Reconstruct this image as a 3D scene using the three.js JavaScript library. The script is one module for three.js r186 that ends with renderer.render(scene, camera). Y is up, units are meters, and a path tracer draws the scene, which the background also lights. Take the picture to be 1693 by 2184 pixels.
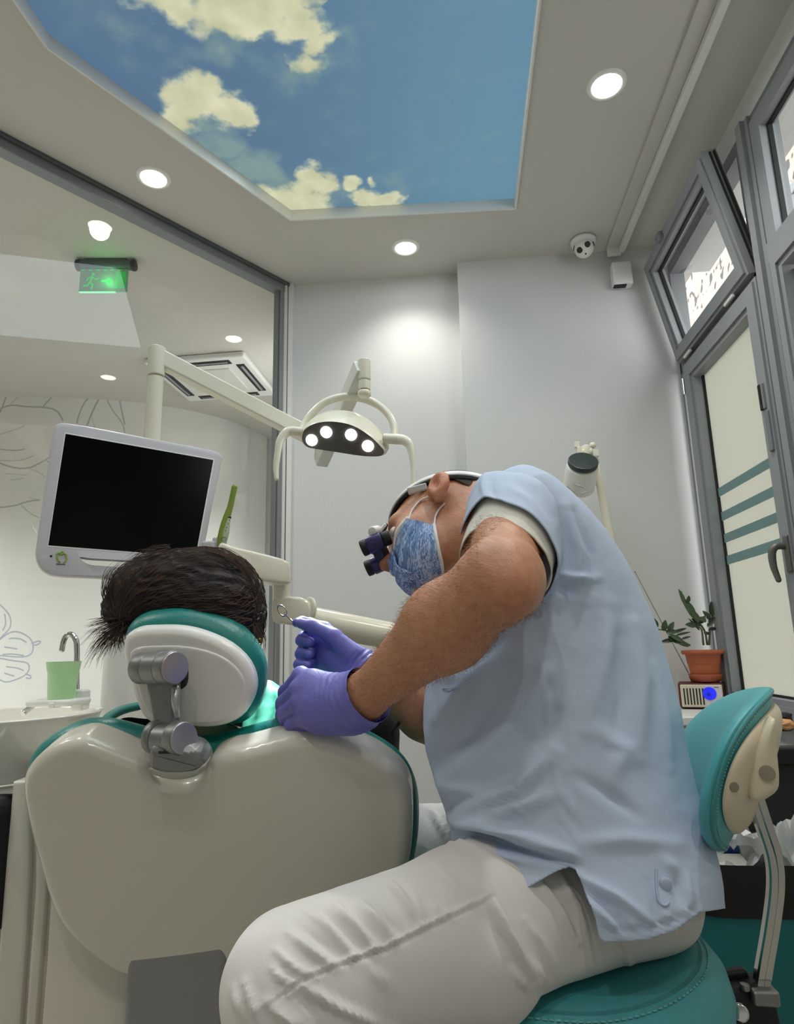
import * as THREE from 'three';
import { mergeGeometries, mergeVertices, toCreasedNormals } from 'three/addons/utils/BufferGeometryUtils.js';
import { RoundedBoxGeometry } from 'three/addons/geometries/RoundedBoxGeometry.js';
import { ImprovedNoise } from 'three/addons/math/ImprovedNoise.js';
import { RectAreaLightUniformsLib } from 'three/addons/lights/RectAreaLightUniformsLib.js';

// ---------------------------------------------------------------- camera, sky, exposure
const V = (x, y, z) => new THREE.Vector3(x, y, z);
const scene = new THREE.Scene();
const renderer = new THREE.WebGLRenderer({ antialias: true });
renderer.toneMapping = THREE.LinearToneMapping;
renderer.toneMappingExposure = 1.12;
renderer.shadowMap.enabled = true;
RectAreaLightUniformsLib.init();
const F = 1374, CX = 846.5, CY = 1092, EYE = V(0, 1, 0);       // lens in pixels of the 1693 x 2184 frame
const camera = new THREE.PerspectiveCamera(2 * Math.atan(1092 / F) * 180 / Math.PI, 1693 / 2184, 0.02, 60);
const camUp = V(-156, 6592, -F).normalize();                   // zenith and room axis as the lens sees them
const camW = V(136, -283, -F); camW.addScaledVector(camUp, -camW.dot(camUp)).normalize();
const camZ = camW.clone().negate(), camX = camUp.clone().cross(camZ);
const toWorld = new THREE.Matrix4().makeBasis(camX, camUp, camZ).transpose();
camera.quaternion.setFromRotationMatrix(toWorld); camera.position.copy(EYE);
camera.updateMatrixWorld();
scene.background = new THREE.Color(0.93, 0.96, 0.98);
scene.backgroundIntensity = 5.5;
const DOWNLIGHT = 2.1, PANEL_GLOW = 0.8, PANEL_LIGHT = 3.2;

// ---------------------------------------------------------------- helpers
const rayOf = (px, py) => V(px - CX, CY - py, -F).applyMatrix4(toWorld);
const along = (d, t) => EYE.clone().addScaledVector(d, t);
const atz = (px, py, z) => { const d = rayOf(px, py); return along(d, (z - EYE.z) / d.z); };
const aty = (px, py, y) => { const d = rayOf(px, py); return along(d, (y - EYE.y) / d.y); };
const atx = (px, py, x) => { const d = rayOf(px, py); return along(d, (x - EYE.x) / d.x); };
const onPlane = (px, py, p0, n) => { const d = rayOf(px, py); return along(d, p0.clone().sub(EYE).dot(n) / d.dot(n)); };
const fromWorld = toWorld.clone().transpose();
const pixelOf = p => { const c = p.clone().sub(EYE).applyMatrix4(fromWorld); return [CX - F * c.x / c.z, CY + F * c.y / c.z]; };
let seed = 7;
const rnd = () => { seed = (seed * 1664525 + 1013904223) >>> 0; return seed / 4294967296; };
const rr = (a, b) => a + (b - a) * rnd();
const clamp = (x, a = 0, b = 1) => Math.min(b, Math.max(a, x));
const sstep = (a, b, x) => { const t = clamp((x - a) / (b - a)); return t * t * (3 - 2 * t); };
const perlin = new ImprovedNoise();
const noise = (x, y, z = 0) => perlin.noise(x, y, z);
const fbm = (x, y, z = 0, n = 4) => { let s = 0, a = 0.5; for (let i = 0; i < n; i++) { s += a * noise(x, y, z); x = x * 2.03 + 5.1; y = y * 2.03 + 1.7; z = z * 2.03 + 3.3; a *= 0.5; } return s; };

function M(color, o = {}) {
  const { phys, ...rest } = o;
  const m = phys ? new THREE.MeshPhysicalMaterial({ color, roughness: 0.5, ...rest }) : new THREE.MeshStandardMaterial({ color, roughness: 0.5, ...rest });
  m.side = THREE.DoubleSide;
  return m;
}
function dataTex(w, h, fn, srgb = false, repeat = true) {
  const a = new Uint8Array(w * h * 4);
  for (let y = 0; y < h; y++) for (let x = 0; x < w; x++) {
    const c = fn(x / w, y / h), i = 4 * (y * w + x);
    if (typeof c === 'number') { a[i] = a[i + 1] = a[i + 2] = clamp(c) * 255; } else { a[i] = clamp(c[0]) * 255; a[i + 1] = clamp(c[1]) * 255; a[i + 2] = clamp(c[2]) * 255; }
    a[i + 3] = 255;
  }
  const t = new THREE.DataTexture(a, w, h);
  t.magFilter = t.minFilter = THREE.LinearFilter; t.wrapS = t.wrapT = repeat ? THREE.RepeatWrapping : THREE.ClampToEdgeWrapping;
  if (srgb) t.colorSpace = THREE.SRGBColorSpace;
  t.needsUpdate = true; return t;
}
const rep = (t, x, y) => { const c = t.clone(); c.repeat.set(x, y); c.needsUpdate = true; return c; };
function canvasTex(w, h, draw, srgb = true) {
  const c = document.createElement('canvas'); c.width = w; c.height = h;
  draw(c.getContext('2d'), w, h);
  const t = new THREE.CanvasTexture(c); if (srgb) t.colorSpace = THREE.SRGBColorSpace; t.anisotropy = 8; return t;
}
const used = {};
const numbered = n => { used[n] = (used[n] ?? -1) + 1; return used[n] ? `${n}_${String(used[n]).padStart(3, '0')}` : n; };
const strip = g => { const r = g.index ? g.toNonIndexed() : g.clone(); for (const k of Object.keys(r.attributes)) if (!['position', 'normal', 'uv'].includes(k)) r.deleteAttribute(k); if (!r.attributes.uv) r.setAttribute('uv', new THREE.BufferAttribute(new Float32Array(r.attributes.position.count * 2), 2)); return r; };
const join = gs => { gs = [gs].flat(); return gs.length === 1 ? gs[0] : mergeGeometries(gs.map(strip)); };
function mesh(name, gs, m, parent) {
  const o = new THREE.Mesh(join(gs), m); o.castShadow = o.receiveShadow = true;
  if (parent) { o.name = name; parent.add(o); } else { o.name = numbered(name); scene.add(o); }
  return o;
}
const part = (name, gs, m, parent, label) => { const o = mesh(name, gs, m, parent); if (label) o.userData.label = label; return o; };
function tag(o, label, category, group) { o.userData.label = label; o.userData.category = category; if (group) o.userData.group = group; return o; }
function thing(name, label, category, pos, group) { const o = new THREE.Group(); o.name = numbered(name); scene.add(o); if (pos) o.position.copy(pos); return tag(o, label, category, group); }
const structure = (name, gs, m, parent) => { const o = mesh(name, gs, m, parent); if (!parent) o.userData.kind = 'structure'; return o; };
// a part given in world coordinates, put under a thing that stands at an own base
const worldPart = (name, gs, m, parent, label) => { parent.updateWorldMatrix(true, false); const inv = parent.matrixWorld.clone().invert(); const g = join(gs).clone().applyMatrix4(inv); return part(name, g, m, parent, label); };

const move = (g, x, y, z) => g.translate(x, y, z);
const bx = (w, h, d, x = 0, y = 0, z = 0) => new THREE.BoxGeometry(w, h, d).translate(x, y, z);
const rbx = (w, h, d, r, x = 0, y = 0, z = 0, s = 4) => new RoundedBoxGeometry(w, h, d, s, Math.min(r, w / 2.01, h / 2.01, d / 2.01)).translate(x, y, z);
const box2 = (a, b) => bx(Math.abs(b.x - a.x), Math.abs(b.y - a.y), Math.abs(b.z - a.z), (a.x + b.x) / 2, (a.y + b.y) / 2, (a.z + b.z) / 2);
function frameOf(a, b, side = V(0, 1, 0)) {      // matrix: y axis from a to b, z axis nearest to side
  const y = b.clone().sub(a).normalize(); let z = side.clone().addScaledVector(y, -side.dot(y)); if (z.length() < 1e-4) z = V(1, 0, 0).addScaledVector(y, -y.x); z.normalize();
  const x = y.clone().cross(z); const m = new THREE.Matrix4().makeBasis(x, y, z); m.setPosition(a.clone().add(b).multiplyScalar(0.5)); return m;
}
const bar = (a, b, w, d, r = 0.003, side) => rbx(w, a.distanceTo(b), d, r).applyMatrix4(frameOf(a, b, side));
const rod = (a, b, r0, r1 = r0, n = 24) => new THREE.CylinderGeometry(r1, r0, a.distanceTo(b), n).applyMatrix4(frameOf(a, b));
function lathe(prof, n = 48) { return new THREE.LatheGeometry(prof.map(p => new THREE.Vector2(Math.max(p[0], 0.00001), p[1])), n); }
function bevelRod(a, b, r, c = 0.003, n = 32) { const L = a.distanceTo(b); return lathe([[0, -L / 2], [r - c, -L / 2], [r, -L / 2 + c], [r, L / 2 - c], [r - c, L / 2], [0, L / 2]], n).applyMatrix4(frameOf(a, b)); }
const curve = pts => new THREE.CatmullRomCurve3(pts, false, 'centripetal');
const tube = (pts, r, n = 40, k = 12) => new THREE.TubeGeometry(curve(pts), n, r, k, false);
function taperTube(pts, radii, n = 40, k = 16, cap = true) {           // swept round section with varying radius
  const c = curve(pts), fr = c.computeFrenetFrames(n, false), pos = [], idx = [], uv = [];
  for (let i = 0; i <= n; i++) {
    const t = i / n, p = c.getPointAt(t), x = t * (radii.length - 1), j = Math.min(Math.floor(x), radii.length - 2), r = radii[j] + (radii[j + 1] - radii[j]) * (x - j);
    for (let a = 0; a <= k; a++) { const th = a / k * 2 * Math.PI, q = p.clone().addScaledVector(fr.normals[i], Math.cos(th) * r).addScaledVector(fr.binormals[i], Math.sin(th) * r); pos.push(q.x, q.y, q.z); uv.push(a / k, t); }
  }
  for (let i = 0; i < n; i++) for (let a = 0; a < k; a++) { const q = i * (k + 1) + a; idx.push(q, q + k + 1, q + 1, q + 1, q + k + 1, q + k + 2); }
  const g = new THREE.BufferGeometry(); g.setAttribute('position', new THREE.Float32BufferAttribute(pos, 3)); g.setAttribute('uv', new THREE.Float32BufferAttribute(uv, 2)); g.setIndex(idx); g.computeVertexNormals();
  if (!cap) return g;
  const s = (t, r) => new THREE.SphereGeometry(r, 14, 10).translate(...c.getPointAt(t).toArray());
  return join([g, s(0, radii[0]), s(1, radii[radii.length - 1])]);
}
// a flat outline in a plane (origin p0, axes u, v; normal n = u x v): traced points -> solid plate with rounded edge
function plate(pts, p0, u, v, depth, bevel = 0.004, seg = 4, smooth = true, holes = []) {
  const n = u.clone().cross(v);
  const to2 = p => { const q = p.clone().sub(p0); return new THREE.Vector2(q.dot(u), q.dot(v)); };
  const ring = a => { const q = a.map(to2); if (!smooth) return q; return new THREE.CatmullRomCurve3(q.map(p => V(p.x, p.y, 0)), true, 'centripetal').getPoints(a.length * 6).slice(0, -1).map(p => new THREE.Vector2(p.x, p.y)); };
  const s = new THREE.Shape(ring(pts)); for (const h of holes) s.holes.push(new THREE.Path(ring(h)));
  const g = new THREE.ExtrudeGeometry(s, { depth: Math.max(depth - 2 * bevel, 0.0005), bevelEnabled: bevel > 0, bevelThickness: bevel, bevelSize: bevel, bevelOffset: -bevel, bevelSegments: seg, curveSegments: 12 });
  g.translate(0, 0, -depth + bevel);          // front face in the plane, body behind it
  const m = new THREE.Matrix4().makeBasis(u, v, n); m.setPosition(p0); return g.applyMatrix4(m);
}
const smoothN = (g, a = 0.6) => toCreasedNormals(g.index ? g.toNonIndexed() : g, a);

// ---------------------------------------------------------------- soft modelling: distance fields -> surface nets
const smin = (a, b, k) => { const h = Math.max(k - Math.abs(a - b), 0) / k; return Math.min(a, b) - h * h * k * 0.25; };
const smax = (a, b, k) => -smin(-a, -b, k);
function capF(a, b, ra, rb) { const ax = a.x, ay = a.y, az = a.z, ex = b.x - ax, ey = b.y - ay, ez = b.z - az, L = ex * ex + ey * ey + ez * ez || 1e-9; return (x, y, z) => { const px = x - ax, py = y - ay, pz = z - az; const t = Math.min(1, Math.max(0, (px * ex + py * ey + pz * ez) / L)); const dx = px - t * ex, dy = py - t * ey, dz = pz - t * ez; return Math.sqrt(dx * dx + dy * dy + dz * dz) - (ra + (rb - ra) * t); }; }
function ellF(c, r) { return (x, y, z) => { const a = (x - c[0]) / r[0], b = (y - c[1]) / r[1], d = (z - c[2]) / r[2], k0 = Math.sqrt(a * a + b * b + d * d), k1 = Math.sqrt(a * a / r[0] / r[0] + b * b / r[1] / r[1] + d * d / r[2] / r[2]); return k1 < 1e-9 ? -Math.min(...r) : k0 * (k0 - 1) / k1; }; }
const within = (f, m) => { const e = m.clone().invert().elements; return (x, y, z) => f(e[0] * x + e[4] * y + e[8] * z + e[12], e[1] * x + e[5] * y + e[9] * z + e[13], e[2] * x + e[6] * y + e[10] * z + e[14]); };
function blend(list, k) { return (x, y, z) => { let d = 1e3; for (const f of list) d = smin(d, f(x, y, z), k); return d; }; }
const gradOf = (f, x, y, z, e = 0.0012) => { const gx = f(x + e, y, z) - f(x - e, y, z), gy = f(x, y + e, z) - f(x, y - e, z), gz = f(x, y, z + e) - f(x, y, z - e), l = Math.hypot(gx, gy, gz) || 1; return [gx / l, gy / l, gz / l, l / (2 * e)]; };
function surface(f, lo, hi, h) {
  const nx = Math.ceil((hi.x - lo.x) / h) + 1, ny = Math.ceil((hi.y - lo.y) / h) + 1, nz = Math.ceil((hi.z - lo.z) / h) + 1, val = new Float32Array(nx * ny * nz);
  const at = (i, j, k) => i + nx * (j + ny * k);
  for (let k = 0; k < nz; k++) for (let j = 0; j < ny; j++) for (let i = 0; i < nx; i++) val[at(i, j, k)] = f(lo.x + i * h, lo.y + j * h, lo.z + k * h);
  const id = new Int32Array(nx * ny * nz).fill(-1), pos = [], idx = [];
  const off = [[0, 0, 0], [1, 0, 0], [0, 1, 0], [1, 1, 0], [0, 0, 1], [1, 0, 1], [0, 1, 1], [1, 1, 1]], ed = [[0, 1], [2, 3], [4, 5], [6, 7], [0, 2], [1, 3], [4, 6], [5, 7], [0, 4], [1, 5], [2, 6], [3, 7]];
  for (let k = 0; k < nz - 1; k++) for (let j = 0; j < ny - 1; j++) for (let i = 0; i < nx - 1; i++) {
    let m = 0; const c = []; for (let q = 0; q < 8; q++) { const v = val[at(i + off[q][0], j + off[q][1], k + off[q][2])]; c.push(v); if (v < 0) m |= 1 << q; }
    if (m === 0 || m === 255) continue;
    let x = 0, y = 0, z = 0, n = 0; for (const [a, b] of ed) if ((c[a] < 0) !== (c[b] < 0)) { const t = c[a] / (c[a] - c[b]); x += off[a][0] + t * (off[b][0] - off[a][0]); y += off[a][1] + t * (off[b][1] - off[a][1]); z += off[a][2] + t * (off[b][2] - off[a][2]); n++; }
    x = lo.x + (i + x / n) * h; y = lo.y + (j + y / n) * h; z = lo.z + (k + z / n) * h;
    for (let s = 0; s < 2; s++) { const d = f(x, y, z), g = gradOf(f, x, y, z), st = clamp(d / Math.max(g[3], 0.3), -0.6 * h, 0.6 * h); x -= g[0] * st; y -= g[1] * st; z -= g[2] * st; }
    id[at(i, j, k)] = pos.length / 3; pos.push(x, y, z);
  }
  const quad = (a, b, c, d, flip) => { if (a < 0 || b < 0 || c < 0 || d < 0) return; if (flip) idx.push(a, c, b, a, d, c); else idx.push(a, b, c, a, c, d); };
  for (let k = 1; k < nz - 1; k++) for (let j = 1; j < ny - 1; j++) for (let i = 1; i < nx - 1; i++) {
    const v = val[at(i, j, k)] < 0;
    if (v !== (val[at(i + 1, j, k)] < 0)) quad(id[at(i, j - 1, k - 1)], id[at(i, j, k - 1)], id[at(i, j, k)], id[at(i, j - 1, k)], !v);
    if (v !== (val[at(i, j + 1, k)] < 0)) quad(id[at(i - 1, j, k - 1)], id[at(i - 1, j, k)], id[at(i, j, k)], id[at(i, j, k - 1)], !v);
    if (v !== (val[at(i, j, k + 1)] < 0)) quad(id[at(i - 1, j - 1, k)], id[at(i, j - 1, k)], id[at(i, j, k)], id[at(i - 1, j, k)], !v);
  }
  const g = new THREE.BufferGeometry(); g.setAttribute('position', new THREE.Float32BufferAttribute(pos, 3)); g.setIndex(idx); g.computeVertexNormals(); planarUV(g, 1); return g;
}
function planarUV(g, s) { const p = g.attributes.position, uv = new Float32Array(p.count * 2); for (let i = 0; i < p.count; i++) { uv[2 * i] = (p.getX(i) - 0.6 * p.getZ(i)) * s; uv[2 * i + 1] = (p.getY(i) + 0.35 * p.getZ(i)) * s; } g.setAttribute('uv', new THREE.BufferAttribute(uv, 2)); }
function displace(g, fn) {                        // push vertices along their normals
  const p = g.attributes.position, n = g.attributes.normal, out = new Float32Array(p.count * 3), v = V(0, 0, 0), w = V(0, 0, 0);
  for (let i = 0; i < p.count; i++) { v.fromBufferAttribute(p, i); w.fromBufferAttribute(n, i); const d = fn(v, w); out[3 * i] = v.x + w.x * d; out[3 * i + 1] = v.y + w.y * d; out[3 * i + 2] = v.z + w.z * d; }
  p.array.set(out); p.needsUpdate = true; g.computeVertexNormals(); return g;
}
// keep what has val > 0, cut exactly along val = 0
function clipMesh(g, val) {
  const p = g.attributes.position, pos = Array.from(p.array), idx = [], made = new Map(), vals = Array.from(val);
  const cut = (a, b) => { const key = a < b ? a + '_' + b : b + '_' + a; if (made.has(key)) return made.get(key); const t = vals[a] / (vals[a] - vals[b]), n = pos.length / 3; for (let e = 0; e < 3; e++) pos.push(pos[3 * a + e] + t * (pos[3 * b + e] - pos[3 * a + e])); made.set(key, n); return n; };
  const ix = g.index.array;
  for (let i = 0; i < ix.length; i += 3) {
    const t = [ix[i], ix[i + 1], ix[i + 2]], s = t.map(k => vals[k] > 0), n = s[0] + s[1] + s[2];
    if (n === 3) idx.push(...t); else if (n === 1) { const k = s.indexOf(true), a = t[k], b = t[(k + 1) % 3], c = t[(k + 2) % 3]; idx.push(a, cut(a, b), cut(c, a)); }
    else if (n === 2) { const k = s.indexOf(false), a = t[k], b = t[(k + 1) % 3], c = t[(k + 2) % 3], u = cut(a, b), w = cut(c, a); idx.push(u, b, c, u, c, w); }
  }
  const o = new THREE.BufferGeometry(); o.setAttribute('position', new THREE.Float32BufferAttribute(pos, 3)); o.setIndex(idx);
  const q = mergeVertices(o, 1e-5); q.computeVertexNormals(); planarUV(q, 1); return q;
}
function thicken(g, t) {                          // a cloth sheet gets its own thickness
  const p = g.attributes.position, n = g.attributes.normal, N = p.count, pos = Array.from(p.array), idx = Array.from(g.index.array), cnt = new Map();
  for (let i = 0; i < N; i++) pos.push(p.getX(i) - n.getX(i) * t, p.getY(i) - n.getY(i) * t, p.getZ(i) - n.getZ(i) * t);
  const ix = g.index.array; for (let i = 0; i < ix.length; i += 3) { idx.push(ix[i] + N, ix[i + 2] + N, ix[i + 1] + N); for (let e = 0; e < 3; e++) { const a = ix[i + e], b = ix[i + (e + 1) % 3], k = a < b ? a + '_' + b : b + '_' + a; cnt.set(k, cnt.has(k) ? null : [a, b]); } }
  for (const v of cnt.values()) if (v) { const [a, b] = v; idx.push(a, a + N, b, b, a + N, b + N); }
  const o = new THREE.BufferGeometry(); o.setAttribute('position', new THREE.Float32BufferAttribute(pos, 3)); o.setIndex(idx); o.computeVertexNormals(); planarUV(o, 1); return o;
}
function loft(rows, closed = true) {              // rows of equally many points -> indexed sheet
  const m = rows[0].length, pos = [], idx = []; for (const r of rows) for (const p of r) pos.push(p.x, p.y, p.z);
  for (let i = 1; i < rows.length; i++) for (let j = 0; j < (closed ? m : m - 1); j++) { const a = (i - 1) * m + j, b = (i - 1) * m + (j + 1) % m; idx.push(a, b, a + m, b, b + m, a + m); }
  const g = new THREE.BufferGeometry(); g.setAttribute('position', new THREE.Float32BufferAttribute(pos, 3)); g.setIndex(idx); g.computeVertexNormals(); planarUV(g, 1); return g;
}
const flip = g => { const a = g.index.array; for (let i = 0; i < a.length; i += 3) { const t = a[i + 1]; a[i + 1] = a[i + 2]; a[i + 2] = t; } g.computeVertexNormals(); return g; };
// folds: polylines with width and height; distance measured in the plane of the body's side
const segDist = (x, y, pts) => { let best = 1e9, tt = 0; const n = pts.length - 1; for (let i = 0; i < n; i++) { const [ax, ay] = pts[i], [bx2, by] = pts[i + 1], ex = bx2 - ax, ey = by - ay, t = clamp(((x - ax) * ex + (y - ay) * ey) / (ex * ex + ey * ey)), d = Math.hypot(x - ax - t * ex, y - ay - t * ey); if (d < best) { best = d; tt = (i + t) / n; } } return [best, tt]; };
const folds = (list, x, y) => { let s = 0; for (const [pts, w, a] of list) { const [d, t] = segDist(x, y, pts); if (d < 3 * w) s += a * Math.exp(-d * d / (w * w)) * (0.25 + 0.75 * Math.sin(Math.PI * clamp(t, 0.06, 0.94))); } return s; };
function insidePoly(x, y, poly) { let c = false, d = 1e9; for (let i = 0, j = poly.length - 1; i < poly.length; j = i++) { const [xi, yi] = poly[i], [xj, yj] = poly[j]; if ((yi > y) !== (yj > y) && x < (xj - xi) * (y - yi) / (yj - yi) + xi) c = !c; const ex = xi - xj, ey = yi - yj, t = clamp(((x - xj) * ex + (y - yj) * ey) / (ex * ex + ey * ey || 1)); d = Math.min(d, Math.hypot(x - xj - t * ex, y - yj - t * ey)); } return c ? d : -d; }
const P3 = a => atz(a[0], a[1], a[2]);
const box3 = (pts, pad) => { const b = new THREE.Box3().setFromPoints(pts); b.expandByScalar(pad); return b; };

// ---------------------------------------------------------------- materials
const grain = dataTex(256, 256, (u, v) => 0.5 + 0.5 * fbm(u * 40, v * 40, 1.5, 3));
const weave = dataTex(256, 256, (u, v) => 0.5 + 0.22 * Math.sin(u * 2 * Math.PI * 64) * Math.sin(v * 2 * Math.PI * 64) + 0.25 * fbm(u * 30, v * 30, 4));
const leatherBump = dataTex(512, 512, (u, v) => { const a = Math.abs(noise(u * 90, v * 90, 2)), b = Math.abs(noise(u * 45, v * 45, 8)); return 0.75 - 0.5 * Math.min(a, b) * 2 + 0.1 * noise(u * 200, v * 200); });
const bump = (t, s, x, y) => ({ bumpMap: rep(t, x, y), bumpScale: s });
const MAT = {
  wall: M('#d2d2d0', { roughness: 0.82, ...bump(grain, 0.0005, 3, 3) }),
  ceiling: M('#c8c6bf', { roughness: 0.85, ...bump(grain, 0.0004, 4, 4) }),
  trim: M('#deddd8', { roughness: 0.5 }),
  floor: M('#9c978e', { roughness: 0.45 }),
  alu: M('#84888b', { roughness: 0.42, metalness: 0.35 }),
  aluDark: M('#5c6163', { roughness: 0.5, metalness: 0.3 }),
  winGrey: M('#8b8f91', { roughness: 0.45 }),
  winGrey2: M('#777b7d', { roughness: 0.5 }),
  gasket: M('#151616', { roughness: 0.7 }),
  glass: M('#ffffff', { phys: true, transmission: 1, thickness: 0, roughness: 0, ior: 1.5, specularIntensity: 1 }),
  frost: M('#a2a498', { phys: true, transmission: 1, thickness: 0, roughness: 0.97, ior: 1.45, specularIntensity: 0.3 }),
  frostBand: M('#a9c0c4', { phys: true, transmission: 0.9, thickness: 0, roughness: 0.97, ior: 1.45, specularIntensity: 0.3 }),
  cream: M('#e4dfcc', { roughness: 0.22 }),
  white: M('#ecebe6', { roughness: 0.3 }),
  shell: M('#d9d4c6', { phys: true, roughness: 0.28, clearcoat: 0.5, clearcoatRoughness: 0.12 }),
  plastic: M('#e8e8e6', { roughness: 0.4 }),
  black: M('#101012', { roughness: 0.5 }),
  darkGrey: M('#2a2b2d', { roughness: 0.55 }),
  chrome: M('#d6d6d4', { roughness: 0.12, metalness: 1 }),
  steel: M('#9b9c9c', { roughness: 0.34, metalness: 0.85 }),
};

// ---------------------------------------------------------------- the room
const H = 2.75, XR = 1.0, ZF = -2.82, ZC = -2.73;
const flat = (pts, y0, y1) => {                // a slab over the plan outline [x, z]
  const s = new THREE.Shape(pts.map(p => new THREE.Vector2(p[0], -p[1])));
  return [s, () => new THREE.ExtrudeGeometry(s, { depth: y1 - y0, bevelEnabled: false }).rotateX(-Math.PI / 2).translate(0, y0, 0)];
};
structure('floor', bx(8.4, 0.2, 9.4, -2.4, -0.1, -2.4), MAT.floor);
const panelOutline = [[0.298, -2.366], [-0.628, -2.32], [-1.133, -1.467], [-1.133, -0.35], [0.288, -0.35]];
{
  const [s, make] = flat([[-6.4, -6.9], [1.2, -6.9], [1.2, 1.9], [-6.4, 1.9]], H, H + 0.2);
  s.holes.push(new THREE.Path(panelOutline.map(p => new THREE.Vector2(p[0], -p[1]))));
  structure('ceiling', make(), MAT.ceiling);
  structure('roof', bx(7.6, 0.1, 8.9, -2.6, H + 0.27, -2.5), MAT.ceiling);
}
structure('wall_far', bx(0.9, H, 0.2, -0.39, H / 2, ZF - 0.1), MAT.wall);
structure('wall_column', bx(0.982, H, 0.3, 0.058 + 0.491, H / 2, ZC - 0.15), MAT.wall);
structure('wall_back', bx(8, H, 0.2, -2.6, H / 2, 1.75), MAT.wall);
// window wall: parapet, lintel and plain wall beside the glazing
structure('wall_right', [box2(V(XR, 0, -2.78), V(XR + 0.2, 0.7, 0.2)), box2(V(XR + 0.004, 2.64, -2.78), V(XR + 0.2, H, 0.2)), box2(V(XR, 0, -0.35), V(XR + 0.2, H, 1.7))], MAT.wall);
// glass partition on the left
const GA = V(-0.80, 0, -2.80), GD = V(-0.68, 0, 0.978).normalize(), GN = V(-GD.z, 0, GD.x);      // GN points to the hall
const glassAt = t => GA.clone().addScaledVector(GD, t);
{
  const g = new THREE.Group(); g.name = 'window_1'; g.userData.kind = 'structure'; scene.add(g);
  const L = 5.0, up = (p, y) => V(p.x, y, p.z);
  part('frame_rail', [bar(up(glassAt(-0.02), 2.722), up(glassAt(L), 2.722), 0.055, 0.05, 0.004)], MAT.alu, g);
  part('frame_rail', [bar(up(glassAt(-0.02), 2.742), up(glassAt(L), 2.742), 0.08, 0.016, 0.002)], MAT.aluDark, g);
  part('frame_rail', [bar(up(glassAt(-0.02), 0.03), up(glassAt(L), 0.03), 0.055, 0.06, 0.004)], MAT.alu, g);
  part('frame_post', [bar(up(glassAt(0.0), 0), up(glassAt(0.0), 2.70), 0.05, 0.05, 0.003, GD), bar(up(glassAt(0.015).addScaledVector(GN, -0.02), 0), up(glassAt(0.015).addScaledVector(GN, -0.02), 2.70), 0.02, 0.02, 0.002, GD)], MAT.alu, g);
  part('pane', [new THREE.PlaneGeometry(L, 2.64).applyMatrix4(new THREE.Matrix4().makeBasis(GD, V(0, 1, 0), GN)).applyMatrix4(new THREE.Matrix4().makeTranslation(...up(glassAt(L / 2 + 0.01), 1.375).toArray()))], MAT.glass, g);
}
structure('trim_1', [box2(V(-0.80, 0, ZF - 0.02), V(-0.768, H, ZF + 0.035)), box2(V(-0.764, 0, ZF - 0.02), V(-0.742, H, ZF + 0.02))], MAT.trim);
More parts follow.
